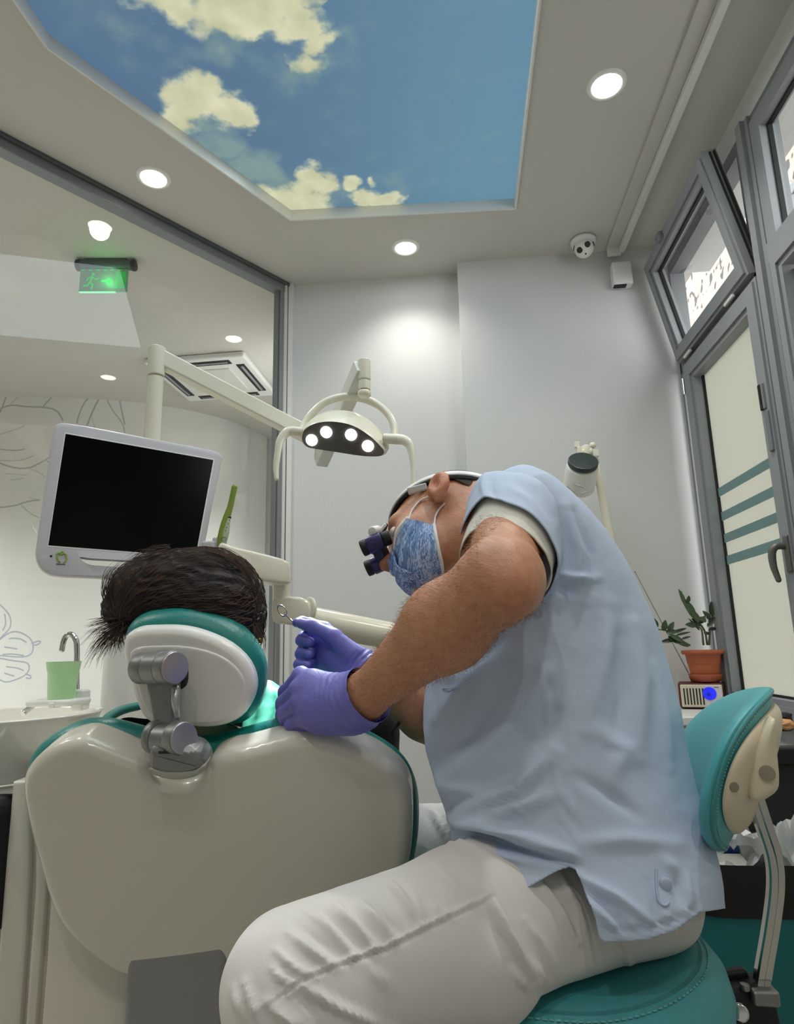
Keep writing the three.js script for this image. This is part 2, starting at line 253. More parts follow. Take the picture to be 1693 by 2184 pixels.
// the hall behind the glass
const hallPlan = [[-0.84, -2.95], [-0.84, -5.2], [-1.55, -5.06], [-1.72, -4.62], [-1.98, -4.32], [-2.3, -4.12], [-2.9, -3.95], [-4.2, -3.8], [-5.9, -3.7]];
const hallRun = [0]; for (let i = 1; i < hallPlan.length; i++) hallRun.push(hallRun[i - 1] + Math.hypot(hallPlan[i][0] - hallPlan[i - 1][0], hallPlan[i][1] - hallPlan[i - 1][1]));
const hallCurve = new THREE.CatmullRomCurve3(hallPlan.slice(2).map(p => V(p[0], 0, p[1])), false, 'centripetal');
{
  const pts = hallCurve.getPoints(80), pos = [], uv = [], idx = []; let run = 0;
  const total = hallCurve.getLength();
  pts.forEach((p, i) => { if (i) run += p.distanceTo(pts[i - 1]); for (const y of [0, H]) { pos.push(p.x, y, p.z); uv.push(run / total, y / H); } if (i) { const q = 2 * i; idx.push(q - 2, q, q - 1, q - 1, q, q + 1); } });
  const g = new THREE.BufferGeometry(); g.setAttribute('position', new THREE.Float32BufferAttribute(pos, 3)); g.setAttribute('uv', new THREE.Float32BufferAttribute(uv, 2)); g.setIndex(idx); g.computeVertexNormals();
  const back = g.clone().translate(-0.05, 0, -0.15);
  // where a line of the mural that is seen at (px, py) lies on the wall: run along the wall and height
  const onWall = (px, py) => { const d = rayOf(px, py); let best = null, r = 0; for (let i = 1; i < pts.length; i++) { const a = pts[i - 1], b = pts[i], e = b.clone().sub(a), den = d.x * e.z - d.z * e.x; if (Math.abs(den) > 1e-9) { const t = ((a.x - EYE.x) * e.z - (a.z - EYE.z) * e.x) / den, w = ((a.x - EYE.x) * d.z - (a.z - EYE.z) * d.x) / den; if (t > 0 && w >= 0 && w < 1) best = [(r + w * e.length()) / total, (EYE.y + d.y * t) / H]; } r += b.distanceTo(a); } return best; };
  const mural = canvasTex(2048, 1024, (c, w, h) => {
    c.fillStyle = '#dfdfda'; c.fillRect(0, 0, w, h);
    const line = (pp, lw, col) => { const q = pp.map(p => onWall(p[0], p[1])).filter(Boolean).map(p => [p[0] * w, (1 - p[1]) * h]); if (q.length < 2) return; c.strokeStyle = col; c.lineWidth = lw; c.lineCap = c.lineJoin = 'round'; c.beginPath(); c.moveTo(q[0][0], q[0][1]); for (let i = 1; i < q.length - 1; i++) c.quadraticCurveTo(q[i][0], q[i][1], (q[i][0] + q[i + 1][0]) / 2, (q[i][1] + q[i + 1][1]) / 2); c.lineTo(q.at(-1)[0], q.at(-1)[1]); c.stroke(); };
    const G = '#adb1ae', G2 = '#c0c3bf', B = '#a3aab8';
    for (const [p, lw, col] of [
      [[[18, 790], [24, 812], [12, 850], [0, 880]], 4, G], [[[38, 790], [24, 804]], 3, G], [[[68, 815], [45, 840], [22, 862]], 3, G2],
      [[[0, 872], [20, 862], [55, 868], [92, 868], [122, 874], [134, 896]], 4, G], [[[92, 868], [112, 842], [122, 845], [180, 828]], 4, G], [[[112, 842], [128, 814]], 4, G], [[[118, 840], [150, 826], [190, 824]], 3, G2],
      [[[164, 902], [172, 866], [200, 838], [222, 836]], 4, G], [[[186, 906], [198, 874], [218, 838]], 5, G], [[[222, 840], [236, 872], [262, 902], [266, 922]], 3, G], [[[254, 846], [260, 880], [266, 905]], 4, G], [[[196, 890], [202, 912]], 2, G2],
      [[[0, 926], [30, 918], [52, 908]], 3, G2], [[[0, 958], [30, 962], [52, 958]], 3, G], [[[0, 982], [40, 984], [72, 972]], 3, G2], [[[0, 988], [25, 998], [62, 1000], [92, 984], [104, 976]], 4, G], [[[62, 1000], [84, 1006], [96, 1018]], 2, G2], [[[98, 980], [106, 990]], 3, G],
      [[[0, 1082], [30, 1080], [55, 1070], [84, 1066]], 4, G], [[[46, 1078], [64, 1096], [84, 1104]], 3, G2], [[[62, 1062], [86, 1066]], 2, G2], [[[10, 1010], [60, 1014]], 2, G2], [[[20, 1024], [52, 1020]], 2, G2]]) line(p, lw, col);
    // butterfly
    for (const p of [[[0, 1290], [16, 1304], [24, 1322], [22, 1340], [8, 1354], [0, 1362]], [[0, 1364], [14, 1352], [30, 1346], [48, 1350], [66, 1362], [72, 1378], [68, 1396], [50, 1402], [20, 1400], [0, 1398]], [[0, 1404], [30, 1410], [58, 1412], [64, 1424], [56, 1440], [34, 1450], [12, 1456], [0, 1450]], [[68, 1372], [82, 1366], [88, 1370], [78, 1376], [70, 1376]], [[54, 1438], [66, 1440], [66, 1448], [56, 1446]], [[6, 1396], [24, 1394], [50, 1398]], [[10, 1310], [14, 1330], [6, 1344]], [[20, 1362], [40, 1360], [56, 1370]], [[14, 1422], [36, 1424], [50, 1430]], [[10, 1380], [36, 1384]], [[10, 1436], [30, 1442]]]) line(p, 3, B);
  });
  structure('wall_mural', [g], M('#ffffff', { map: mural, roughness: 0.8 }));
  structure('wall_hall', [back, box2(V(-0.80, 0, -6.2), V(-0.70, H, -2.92)), box2(V(-2.0, 0, -5.3), V(-0.84, H, -5.12))], MAT.wall);
  structure('wall_left', bx(0.2, H, 6.2, -5.8, H / 2, -1.3), MAT.wall);
}

// ---------------------------------------------------------------- windows in the right wall
// the outlines of panes are squares in the plane x = const, here as [z0, z1, y0, y1]
const ringX = (x0, x1, z0, z1, y0, y1, w, wb = w) => [box2(V(x0, y0, z0), V(x1, y1, z0 + w)), box2(V(x0, y0, z1 - w), V(x1, y1, z1)), box2(V(x0, y1 - w, z0 + w), V(x1, y1, z1 - w)), box2(V(x0, y0, z0 + w), V(x1, y0 + wb, z1 - w))];

const windowA = new THREE.Group(); windowA.name = 'window_2'; windowA.userData.kind = 'structure'; scene.add(windowA);
const windowB = new THREE.Group(); windowB.name = 'window_3'; windowB.userData.kind = 'structure'; scene.add(windowB);
const bands = [1.553, 1.458, 1.373, 1.29];
function casement(g, z0, z1, y0, y1, stile) {                    // clear opening z0..z1, y0..y1
  const s = stile;
  part('casement_frame', [...ringX(XR - 0.02, XR + 0.03, z0 - s, z1 + s, y0 - 0.075, y1 + 0.075, s, 0.075), ...ringX(XR - 0.028, XR - 0.014, z0 - s + 0.012, z1 + s - 0.012, y0 - 0.063, y1 + 0.063, s - 0.03, 0.045)], MAT.winGrey, g);
  part('gasket', ringX(XR + 0.013, XR + 0.026, z0 - 0.002, z1 + 0.002, y0 - 0.002, y1 + 0.002, 0.009), MAT.gasket, g);
  part('pane', [new THREE.PlaneGeometry(z1 - z0, y1 - y0).rotateY(-Math.PI / 2).translate(XR + 0.022, (y0 + y1) / 2, (z0 + z1) / 2)], MAT.frost, g);
  for (const y of bands) part('frosted_band', [box2(V(XR + 0.017, y - 0.0165, z0 + 0.004), V(XR + 0.019, y + 0.0165, z1 - 0.004))], MAT.frostBand, g);
}
// the fixed frame of both units
part('frame', [...ringX(XR, XR + 0.06, -2.76, -1.95, 0.68, 2.65, 0.05)], MAT.winGrey2, windowA);
part('mullion', [box2(V(XR - 0.012, 0.68, -1.955), V(XR + 0.06, 2.65, -1.88)), box2(V(XR - 0.026, 0.68, -1.935), V(XR, 2.65, -1.90))], MAT.winGrey, windowA);
part('transom', [box2(V(XR, 2.125, -2.72), V(XR + 0.06, 2.175, -1.95))], MAT.winGrey2, windowA);
casement(windowA, -2.545, -2.04, 0.81, 2.05, 0.085);
part('hinge', [rod(V(XR - 0.026, 2.0, -2.638), V(XR - 0.026, 2.07, -2.638), 0.007)], MAT.chrome, windowA);
{ // lever handle on the casement
  const h = part('handle', [rbx(0.012, 0.11, 0.026, 0.005, XR - 0.03, 1.24, -1.985), taperTube([V(XR - 0.03, 1.262, -1.99), V(XR - 0.058, 1.264, -1.99), V(XR - 0.068, 1.252, -1.994), V(XR - 0.070, 1.21, -1.998), V(XR - 0.062, 1.165, -1.996)], [0.010, 0.011, 0.011, 0.0095, 0.008], 30, 12)], M('#6f6c67', { roughness: 0.4, metalness: 0.4 }), windowA);
  part('lock_bar', [rbx(0.012, 0.13, 0.022, 0.004, XR - 0.03, 1.62, -1.985), rbx(0.02, 0.085, 0.012, 0.004, XR - 0.026, 1.735, -1.99)], MAT.winGrey2, windowA);
  part('lock_recess', [rbx(0.008, 0.085, 0.011, 0.003, XR - 0.034, 1.735, -2.004)], MAT.gasket, windowA);
}
{ // hopper sash: hinged along its lower rail, its top tipped into the room
  const s = new THREE.Group(); s.name = 'hopper_sash'; s.position.set(XR - 0.012, 2.155, 0); s.rotation.z = 0.205; windowA.add(s);
  const z0 = -2.675, z1 = -1.985, hh = 0.475, w = 0.062;
  part('sash_frame', [...ringX(-0.012, 0.04, z0, z1, 0, hh, w), ...ringX(-0.02, -0.01, z0 + 0.012, z1 - 0.012, 0.012, hh - 0.012, 0.034)], MAT.winGrey, s);
  part('sash_edge', [box2(V(0.012, 0.01, z1 - 0.002), V(0.018, hh - 0.01, z1 + 0.004)), box2(V(0.026, 0.01, z1 - 0.002), V(0.032, hh - 0.01, z1 + 0.007))], MAT.gasket, s);
  part('gasket', ringX(0.013, 0.026, z0 + w - 0.002, z1 - w + 0.002, w - 0.002, hh - w + 0.002, 0.009), MAT.gasket, s);
  part('pane', [new THREE.PlaneGeometry(z1 - z0 - 2 * w, hh - 2 * w).rotateY(-Math.PI / 2).translate(0.022, hh / 2, (z0 + z1) / 2)], MAT.glass, s);
  part('latch', [rbx(0.03, 0.03, 0.05, 0.008, -0.024, hh - 0.02, -2.42)], MAT.winGrey2, s);
  for (const z of [-2.56, -2.14]) part('hinge', [bar(V(-0.014, -0.006, z - 0.035), V(-0.014, -0.006, z + 0.035), 0.012, 0.012)], MAT.trim, s);
}
part('frame', ringX(XR, XR + 0.06, -1.885, -0.36, 0.68, 2.65, 0.05), MAT.winGrey2, windowB);
part('transom', [box2(V(XR - 0.012, 2.125, -1.88), V(XR + 0.06, 2.185, -0.40))], MAT.winGrey, windowB);
part('upper_frame', ringX(XR - 0.008, XR + 0.04, -1.88, -0.40, 2.135, 2.62, 0.055), MAT.winGrey, windowB);
part('gasket', ringX(XR + 0.016, XR + 0.030, -1.828, -0.452, 2.187, 2.568, 0.009), MAT.gasket, windowB);
part('pane', [new THREE.PlaneGeometry(1.37, 0.375).rotateY(-Math.PI / 2).translate(XR + 0.026, 2.377, -1.14)], MAT.glass, windowB);
casement(windowB, -1.80, -1.16, 0.81, 2.05, 0.06);
casement(windowB, -1.03, -0.45, 0.81, 2.05, 0.06);
part('lower_rail', [box2(V(XR - 0.006, 0.68, -2.74), V(XR + 0.05, 0.735, -0.38))], MAT.winGrey, windowB);
// outside: the house across the street and a street awning
{
  const stucco = M('#88837c', { roughness: 0.9, map: dataTex(512, 512, (u, v) => { const n = fbm(u * 15, v * 13, 3, 3), d = 1 - 0.55 * sstep(0.13, 0.22, n); const s = fbm(u * 8, v * 8, 9, 3) * 0.12; return [0.93 * d + s, 0.90 * d + s, 0.875 * d + s]; }, true) });
  stucco.map.repeat.set(5.5, 5.5);
  const t = thing('facade', 'pale stucco house front with dark chips seen through the upper panes', 'building');
  part('facade_wall', [bx(0.3, 22, 22, 7, 9, -8)], stucco, t);
  part('cornice', [rbx(0.5, 0.35, 22, 0.05, 6.7, 16.4, -8)], M('#cfc6bd', { roughness: 0.8 }), t);
  const a = thing('awning_frame', 'grey metal awning frame outside the upper right window pane', 'awning');
  part('beam', [rbx(0.05, 0.07, 2.6, 0.01, 2.1, 3.62, -3.0)], MAT.aluDark, a);
  part('brace', rod(V(2.1, 3.5, -3.45), V(2.25, 3.28, -2.2), 0.02), MAT.aluDark, a); part('brace', rod(V(2.1, 3.6, -3.6), V(2.12, 3.2, -3.62), 0.02), MAT.aluDark, a);
  part('cable', [rod(V(2.1, 3.1, -4.4), V(2.3, 3.02, -1.6), 0.012)], MAT.aluDark, a);
  part('post', rod(V(2.1, 0, -4.2), V(2.1, 3.6, -4.2), 0.03), MAT.aluDark, a); part('post', rod(V(2.1, 0, -1.8), V(2.1, 3.6, -1.8), 0.03), MAT.aluDark, a);
  const gr = mesh('street', bx(8, 0.1, 18, 5.3, -0.06, -4), M('#8d8a86', { roughness: 0.9 })); gr.userData.kind = 'structure';
}

// ---------------------------------------------------------------- ceiling: sky panel, downlights, camera, blind rail
{
  const sky = canvasTex(1024, 1024, (c, w, h) => {
    const img = c.createImageData(w, h);
    // cloud banks as blobs in the panel's own metres (x from -1.14 to 0.3, z from -2.37 to -0.35)
    const blobs = [[-0.80, -1.73, 0.135, 0.115, 1.1], [-0.70, -1.80, 0.10, 0.10, 1.05], [-0.86, -1.80, 0.10, 0.09, 0.8], [-0.655, -1.87, 0.035, 0.03, 0.75], [-0.57, -2.26, 0.15, 0.13, 1.15], [-0.49, -2.17, 0.10, 0.10, 1.05], [-0.67, -2.23, 0.09, 0.09, 0.9], [-0.30, -2.28, 0.085, 0.07, 1.0], [-0.36, -2.20, 0.05, 0.05, 0.8], [-0.23, -2.31, 0.09, 0.06, 1.0], [-0.27, -2.19, 0.03, 0.025, 0.6], [-0.52, -1.42, 0.25, 0.11, 1.25], [-0.40, -1.52, 0.13, 0.07, 1.1], [-0.55, -1.50, 0.17, 0.06, 1.0], [-0.36, -1.58, 0.07, 0.05, 0.8], [-0.40, -1.645, 0.075, 0.05, 0.62], [-0.74, -1.40, 0.14, 0.07, 0.95], [-0.6, -1.15, 0.5, 0.2, 1], [0.0, -0.7, 0.3, 0.15, 0.9]];
    const haze = [[-0.80, -1.95, 0.20, 0.14, 0.8], [-0.70, -2.08, 0.16, 0.16, 0.95], [-0.88, -1.86, 0.12, 0.12, 0.6], [-0.42, -1.66, 0.18, 0.10, 0.55], [-0.62, -1.55, 0.22, 0.10, 0.5], [-0.33, -1.60, 0.12, 0.10, 0.5], [-0.40, -2.26, 0.14, 0.1, 0.5], [-0.95, -1.42, 0.16, 0.10, 0.35], [-0.20, -2.25, 0.1, 0.08, 0.4]];
    const field = (L, x, z) => { let s = 0; for (const b of L) { const dx = (x - b[0]) / b[2], dz = (z - b[1]) / b[3], q = 1 - Math.sqrt(dx * dx + dz * dz); if (q > -0.6) s = Math.max(s, b[4] * q); } return s; };
    for (let j = 0; j < h; j++) for (let i = 0; i < w; i++) {
      const X = -1.14 + 1.45 * i / w, Z = -2.38 + 2.05 * j / h;
      const wx = 0.075 * fbm(X * 9, Z * 9, 1, 5), wz = 0.075 * fbm(X * 9, Z * 9, 7, 5), s = field(blobs, X + wx, Z + wz), n = fbm(X * 16, Z * 16, 3, 5), wisp = fbm(X * 8, Z * 11, 12, 5);
      const k = sstep(-0.02, 0.46, s + (s > 0 ? 0.55 * n : -0.2)), m = clamp(sstep(0.0, 0.7, field(haze, X + 2 * wx, Z + 2 * wz) + 0.35 * wisp) * 0.75 + 0.12 * sstep(0.05, 0.5, wisp));
      const body = clamp(0.55 + 1.2 * fbm(X * 10 + 3, Z * 10, 5, 5)), mx = sstep(-0.8, 0.25, X), mz = sstep(-2.3, -1.4, Z);
      const blue = [0.345 + 0.055 * mx, 0.475 + 0.095 * mx - 0.01 * mz, 0.585 + 0.075 * mx], hz = [0.56, 0.66, 0.62], cl = [0.76 + 0.13 * body, 0.77 + 0.115 * body, 0.62 + 0.13 * body];
      const q = 4 * (j * w + i); for (let e = 0; e < 3; e++) { const base = blue[e] + (hz[e] - blue[e]) * m; img.data[q + e] = 255 * (base + (cl[e] - base) * k); } img.data[q + 3] = 255;
    }
    c.putImageData(img, 0, 0);
  });
  const p = thing('ceiling_light_panel', 'large backlit ceiling panel printed with blue sky and clouds', 'light panel');
  const s = new THREE.Shape(panelOutline.map(q => new THREE.Vector2(q[0], -q[1])));
  const g = new THREE.ExtrudeGeometry(s, { depth: 0.02, bevelEnabled: false }).rotateX(-Math.PI / 2).translate(0, H + 0.035, 0);
  const ps = g.attributes.position, uv = g.attributes.uv; for (let i = 0; i < ps.count; i++) uv.setXY(i, (ps.getX(i) + 1.14) / 1.45, 1 - (ps.getZ(i) + 2.38) / 2.05);
  part('printed_sheet', g, M('#222222', { map: sky, roughness: 0.6, emissive: '#ffffff', emissiveMap: sky, emissiveIntensity: PANEL_GLOW }), p);
  const ring = [...panelOutline, panelOutline[0]];
  part('rim', ring.slice(1).map((q, i) => bar(V(ring[i][0], H + 0.012, ring[i][1]), V(q[0], H + 0.012, q[1]), 0.008, 0.05, 0.002)), MAT.trim, p);
  const l = new THREE.RectAreaLight('#dcebf0', PANEL_LIGHT, 0.85, 1.6); l.position.set(-0.3, H + 0.03, -1.25); l.rotation.x = -Math.PI / 2; scene.add(l);
}
function downlight(x, z, label, hall, power = DOWNLIGHT) {
  const t = thing('ceiling_light', label, 'ceiling light', V(x, H, z));
  part('trim_ring', lathe([[0.046, 0.001], [0.048, -0.006], [0.058, -0.005], [0.062, 0.0]], 48), MAT.white, t);
  part('diffuser', lathe([[0, -0.001], [0.046, -0.002], [0.0465, 0.004], [0, 0.004]], 40), M('#ffffff', { emissive: '#fffaf4', emissiveIntensity: 16 }), t);
  const l = new THREE.SpotLight(hall === 'h' ? '#f4f8f4' : '#fbf6ee', power, 0, 1.1, 1, 2); l.position.set(x, H - 0.02, z); l.target.position.set(x, 0, z); l.castShadow = true; l.shadow.radius = 2; scene.add(l, l.target);
}
downlight(-1.078, -2.026, 'round recessed downlight between glass partition and sky panel');
downlight(-0.171, -2.583, 'round recessed downlight close to the far white wall', undefined, DOWNLIGHT * 0.6);
downlight(0.542, -1.807, 'round recessed downlight beside the ceiling blind rail');
downlight(0.535, -0.89, 'round recessed downlight nearest the upper right of the viewer');
downlight(-1.6, -0.7, 'round recessed downlight behind the viewer near the glass');
downlight(-0.3, 0.6, 'round recessed downlight over the back of the room');
downlight(0.5, 0.6, 'round recessed downlight behind the viewer near the windows');
downlight(-0.93, -3.7, 'hall downlight hidden behind the far wall edge', 'h', 16);
downlight(-3.3, -2.6, 'hall downlight left of the picture before the mural', 'h', 20);
downlight(-4.2, -1.6, 'hall downlight far left outside the picture', 'h', 20);
downlight(-3.0, -1.2, 'hall downlight behind the viewer beyond the glass', 'h', 20);
{ // turret camera
  const c = aty(1243, 512, H), t = thing('security_camera', 'small white twin lens security camera on the ceiling', 'camera', V(c.x, H, c.z));
  part('base', lathe([[0, 0], [0.056, 0], [0.056, -0.012], [0.047, -0.03], [0.0, -0.03]]), MAT.plastic, t);
  const d = V(-0.25, -0.42, 0.87).normalize(), o = V(0, -0.045, 0.006);
  part('eyeball', new THREE.SphereGeometry(0.042, 40, 28).translate(o.x, o.y, o.z), MAT.white, t);
  const sx = V(0, 1, 0).cross(d).normalize(), sy = d.clone().cross(sx);
  for (const [a, b, r] of [[-0.017, -0.008, 0.013], [0.017, 0.008, 0.013], [0.006, -0.028, 0.0035]]) { const q = o.clone().addScaledVector(sx, a).addScaledVector(sy, b).addScaledVector(d, Math.sqrt(0.042 * 0.042 - a * a - b * b)); part('lens', bevelRod(q.clone().addScaledVector(d, -0.012), q.clone().addScaledVector(d, 0.004), r, 0.002), M('#3a3532', { roughness: 0.15 }), t); }
  part('shade_rim', new THREE.TorusGeometry(0.0425, 0.0028, 8, 40, Math.PI).applyMatrix4(new THREE.Matrix4().makeBasis(sx, sy, d).setPosition(o.clone().addScaledVector(d, 0.004))), MAT.darkGrey, t);
}
{ // blind rail along the window side
  const t = thing('blind_rail', 'long white rail along the ceiling beside the windows', 'rail');
  const a = V(0.735, H - 0.01, -2.70), b = V(0.745, H - 0.01, 0.3);
  part('base_strip', [bar(V(0.757, H - 0.006, -2.70), V(0.767, H - 0.006, 0.3), 0.012, 0.052, 0.002, V(1, 0, 0))], MAT.ceiling, t);
  part('channel', bar(V(0.797, H - 0.018, -2.70), V(0.807, H - 0.018, 0.3), 0.036, 0.026, 0.004, V(1, 0, 0)), MAT.trim, t);
  part('end_cap', rbx(0.06, 0.045, 0.02, 0.004, 0.765, H - 0.022, -2.70), MAT.plastic, t);
  const j = tag(mesh('junction_box', [rbx(0.085, 0.11, 0.05, 0.006)], MAT.plastic), 'white square junction box high on the wall below the rail', 'box'); j.position.copy(atz(1325, 587, ZC + 0.026));
  const k = tag(mesh('cable_entry', [rbx(0.055, 0.012, 0.03, 0.003)], MAT.black), 'dark open slot under the white junction box', 'cable'); k.position.copy(atz(1322, 609, ZC + 0.03));
}
{ // exit sign in the hall
  const a = aty(163, 566, 2.722), b0 = aty(290, 566, 2.722), d = b0.clone().sub(a); d.y = 0; const w = d.length(); d.normalize();
  const t = thing('exit_sign', 'hanging green running man exit sign under a grey lamp bar', 'exit sign', a.clone().add(b0).multiplyScalar(0.5));
  t.rotation.y = -Math.atan2(d.z, d.x);
  part('housing', [new THREE.CylinderGeometry(0.022, 0.022, w - 0.03, 24).rotateZ(Math.PI / 2), bx(w * 0.7, 0.02, 0.03, 0, 0.018, 0)], MAT.aluDark, t);
  for (const s of [-1, 1]) part('end_cap', bevelRod(V(s * (w / 2 - 0.02), 0, 0), V(s * w / 2, 0, 0), 0.026, 0.004), MAT.darkGrey, t);
  const ex = canvasTex(512, 256, (c, W, Hh) => {
    c.fillStyle = '#6f8a74'; c.fillRect(0, 0, W, Hh); c.fillStyle = '#2fd35e'; c.strokeStyle = '#2fd35e'; c.lineCap = 'round';
    for (let i = 0; i < 6; i++) { c.beginPath(); c.arc(30 + i * 78, 0, 26, 0, Math.PI); c.fill(); }
    c.beginPath(); c.arc(140, 62, 17, 0, 7); c.fill(); c.lineWidth = 22; c.beginPath(); c.moveTo(130, 92); c.lineTo(112, 150); c.lineTo(142, 182); c.lineTo(132, 226); c.stroke(); c.beginPath(); c.moveTo(112, 150); c.lineTo(84, 190); c.lineTo(50, 192); c.stroke(); c.lineWidth = 14; c.beginPath(); c.moveTo(130, 96); c.lineTo(88, 108); c.lineTo(74, 140); c.stroke(); c.beginPath(); c.moveTo(134, 98); c.lineTo(168, 122); c.lineTo(194, 112); c.stroke();
    c.fillRect(230, 128, 74, 22); c.beginPath(); c.moveTo(298, 100); c.lineTo(352, 139); c.lineTo(298, 178); c.fill();
    c.fillStyle = '#34b256'; c.fillRect(380, 36, 110, 190);
  });
  part('sign_panel', [bx(w * 0.80, 0.115, 0.006, -0.005, -0.075, 0)], M('#ffffff', { map: ex, emissive: '#ffffff', emissiveMap: ex, emissiveIntensity: 0.16, roughness: 0.3 }), t);
  part('lower_edge', [bx(w * 0.6, 0.004, 0.007, -0.03, -0.134, 0)], M('#b8ffcf', { emissive: '#57e88a', emissiveIntensity: 0.8 }), t);
  const l = new THREE.PointLight('#3de070', 0.012); l.position.copy(t.position).add(V(0.02, -0.08, 0.03)); scene.add(l);
}
{ // cassette air conditioner in the hall ceiling
  const c = V(-1.52, H - 0.018, -3.79), t = thing('air_conditioner', 'white square ceiling cassette air conditioner with four slots', 'air conditioner', c);
  t.rotation.y = -0.03;
  const S = 0.315;
  part('panel', [rbx(2 * S, 0.036, 2 * S, 0.012)], MAT.plastic, t);
  part('inner_grille', [rbx(0.34, 0.012, 0.34, 0.004, 0, -0.02, 0)], MAT.trim, t);
  for (let i = 0; i < 4; i++) { const s = part('air_slot', [rbx(0.42, 0.006, 0.052, 0.002, 0, -0.019, S - 0.062)], MAT.black, t); s.rotation.y = i * Math.PI / 2; const f = part('vane', [rbx(0.38, 0.006, 0.014, 0.002, 0, -0.024, S - 0.058)], M('#8b9096'), t); f.rotation.y = i * Math.PI / 2; }
}

// ---------------------------------------------------------------- dental unit
const TEAL = M('#137f78', { phys: true, roughness: 0.36, clearcoat: 0.25, clearcoatRoughness: 0.35, ...bump(leatherBump, 0.0004, 5, 5) });
const TEAL2 = M('#4aa5ab', { phys: true, roughness: 0.42, clearcoat: 0.15, clearcoatRoughness: 0.4, ...bump(leatherBump, 0.0005, 4, 4) });
const planeZ = z => (px, py) => atz(px, py, z);
function chairPlane(px, py, z, lean, yaw = 0) {                 // a frame through the seen point, leaning toward the camera at its top
  const p0 = atz(px, py, z), u = V(Math.cos(yaw), 0, -Math.sin(yaw)), back = V(Math.sin(yaw), 0, Math.cos(yaw));
  const v = V(0, Math.cos(lean), 0).addScaledVector(back, Math.sin(lean)), n = u.clone().cross(v);
  return { p0, u, v, n, at: (x, y, d = 0) => onPlane(x, y, p0.clone().addScaledVector(n, -d), n), shift: d => p0.clone().addScaledVector(n, -d) };
}
const trace = (P, pts, d = 0) => pts.map(q => P.at(q[0], q[1], d));
// the same outline as a cushion-like solid with an even round edge
function softPlate(P, pts, d, depth, r, cell = 0.005, crown = 0) {
  const o = P.shift(d), to2 = q => { const w = P.at(q[0], q[1], d).sub(o); return [w.dot(P.u), w.dot(P.v)]; };
  const ring = new THREE.CatmullRomCurve3(pts.map(to2).map(q => V(q[0], q[1], 0)), true, 'centripetal').getPoints(pts.length * 3).slice(0, -1).map(q => [q.x, q.y]);
  let x0 = 9, x1 = -9, y0 = 9, y1 = -9; for (const [x, y] of ring) { x0 = Math.min(x0, x); x1 = Math.max(x1, x); y0 = Math.min(y0, y); y1 = Math.max(y1, y); }
  const memo = new Map(), d2 = (x, y) => { const k = Math.round(x * 1e5) * 1e7 + Math.round(y * 1e5); let v = memo.get(k); if (v === undefined) { v = -insidePoly(x, y, ring); memo.set(k, v); } return v; };
  const mx = (x0 + x1) / 2, hw2 = (x1 - x0) / 2, fn = (x, y, z) => { const c = crown * (1 - ((x - mx) / hw2) ** 2), a = d2(x, y) + r, b = Math.abs(z - c + depth / 2) - depth / 2 + r, m = Math.max(a, b); return m <= 0 ? m - r : Math.hypot(Math.max(a, 0), Math.max(b, 0)) - r; };
  const g = surface(fn, V(x0 - 0.012, y0 - 0.012, -depth - 0.012), V(x1 + 0.012, y1 + 0.012, Math.max(crown, 0) + 0.012), cell);
  const m = new THREE.Matrix4().makeBasis(P.u, P.v, P.n).setPosition(o); return g.applyMatrix4(m);
}
const plateOn = (P, pts, d, depth, bevel, seg = 6, smooth = true, holes = []) => plate(trace(P, pts, d), P.shift(d), P.u, P.v, depth, bevel, seg, smooth, holes.map(h => trace(P, h, d)));
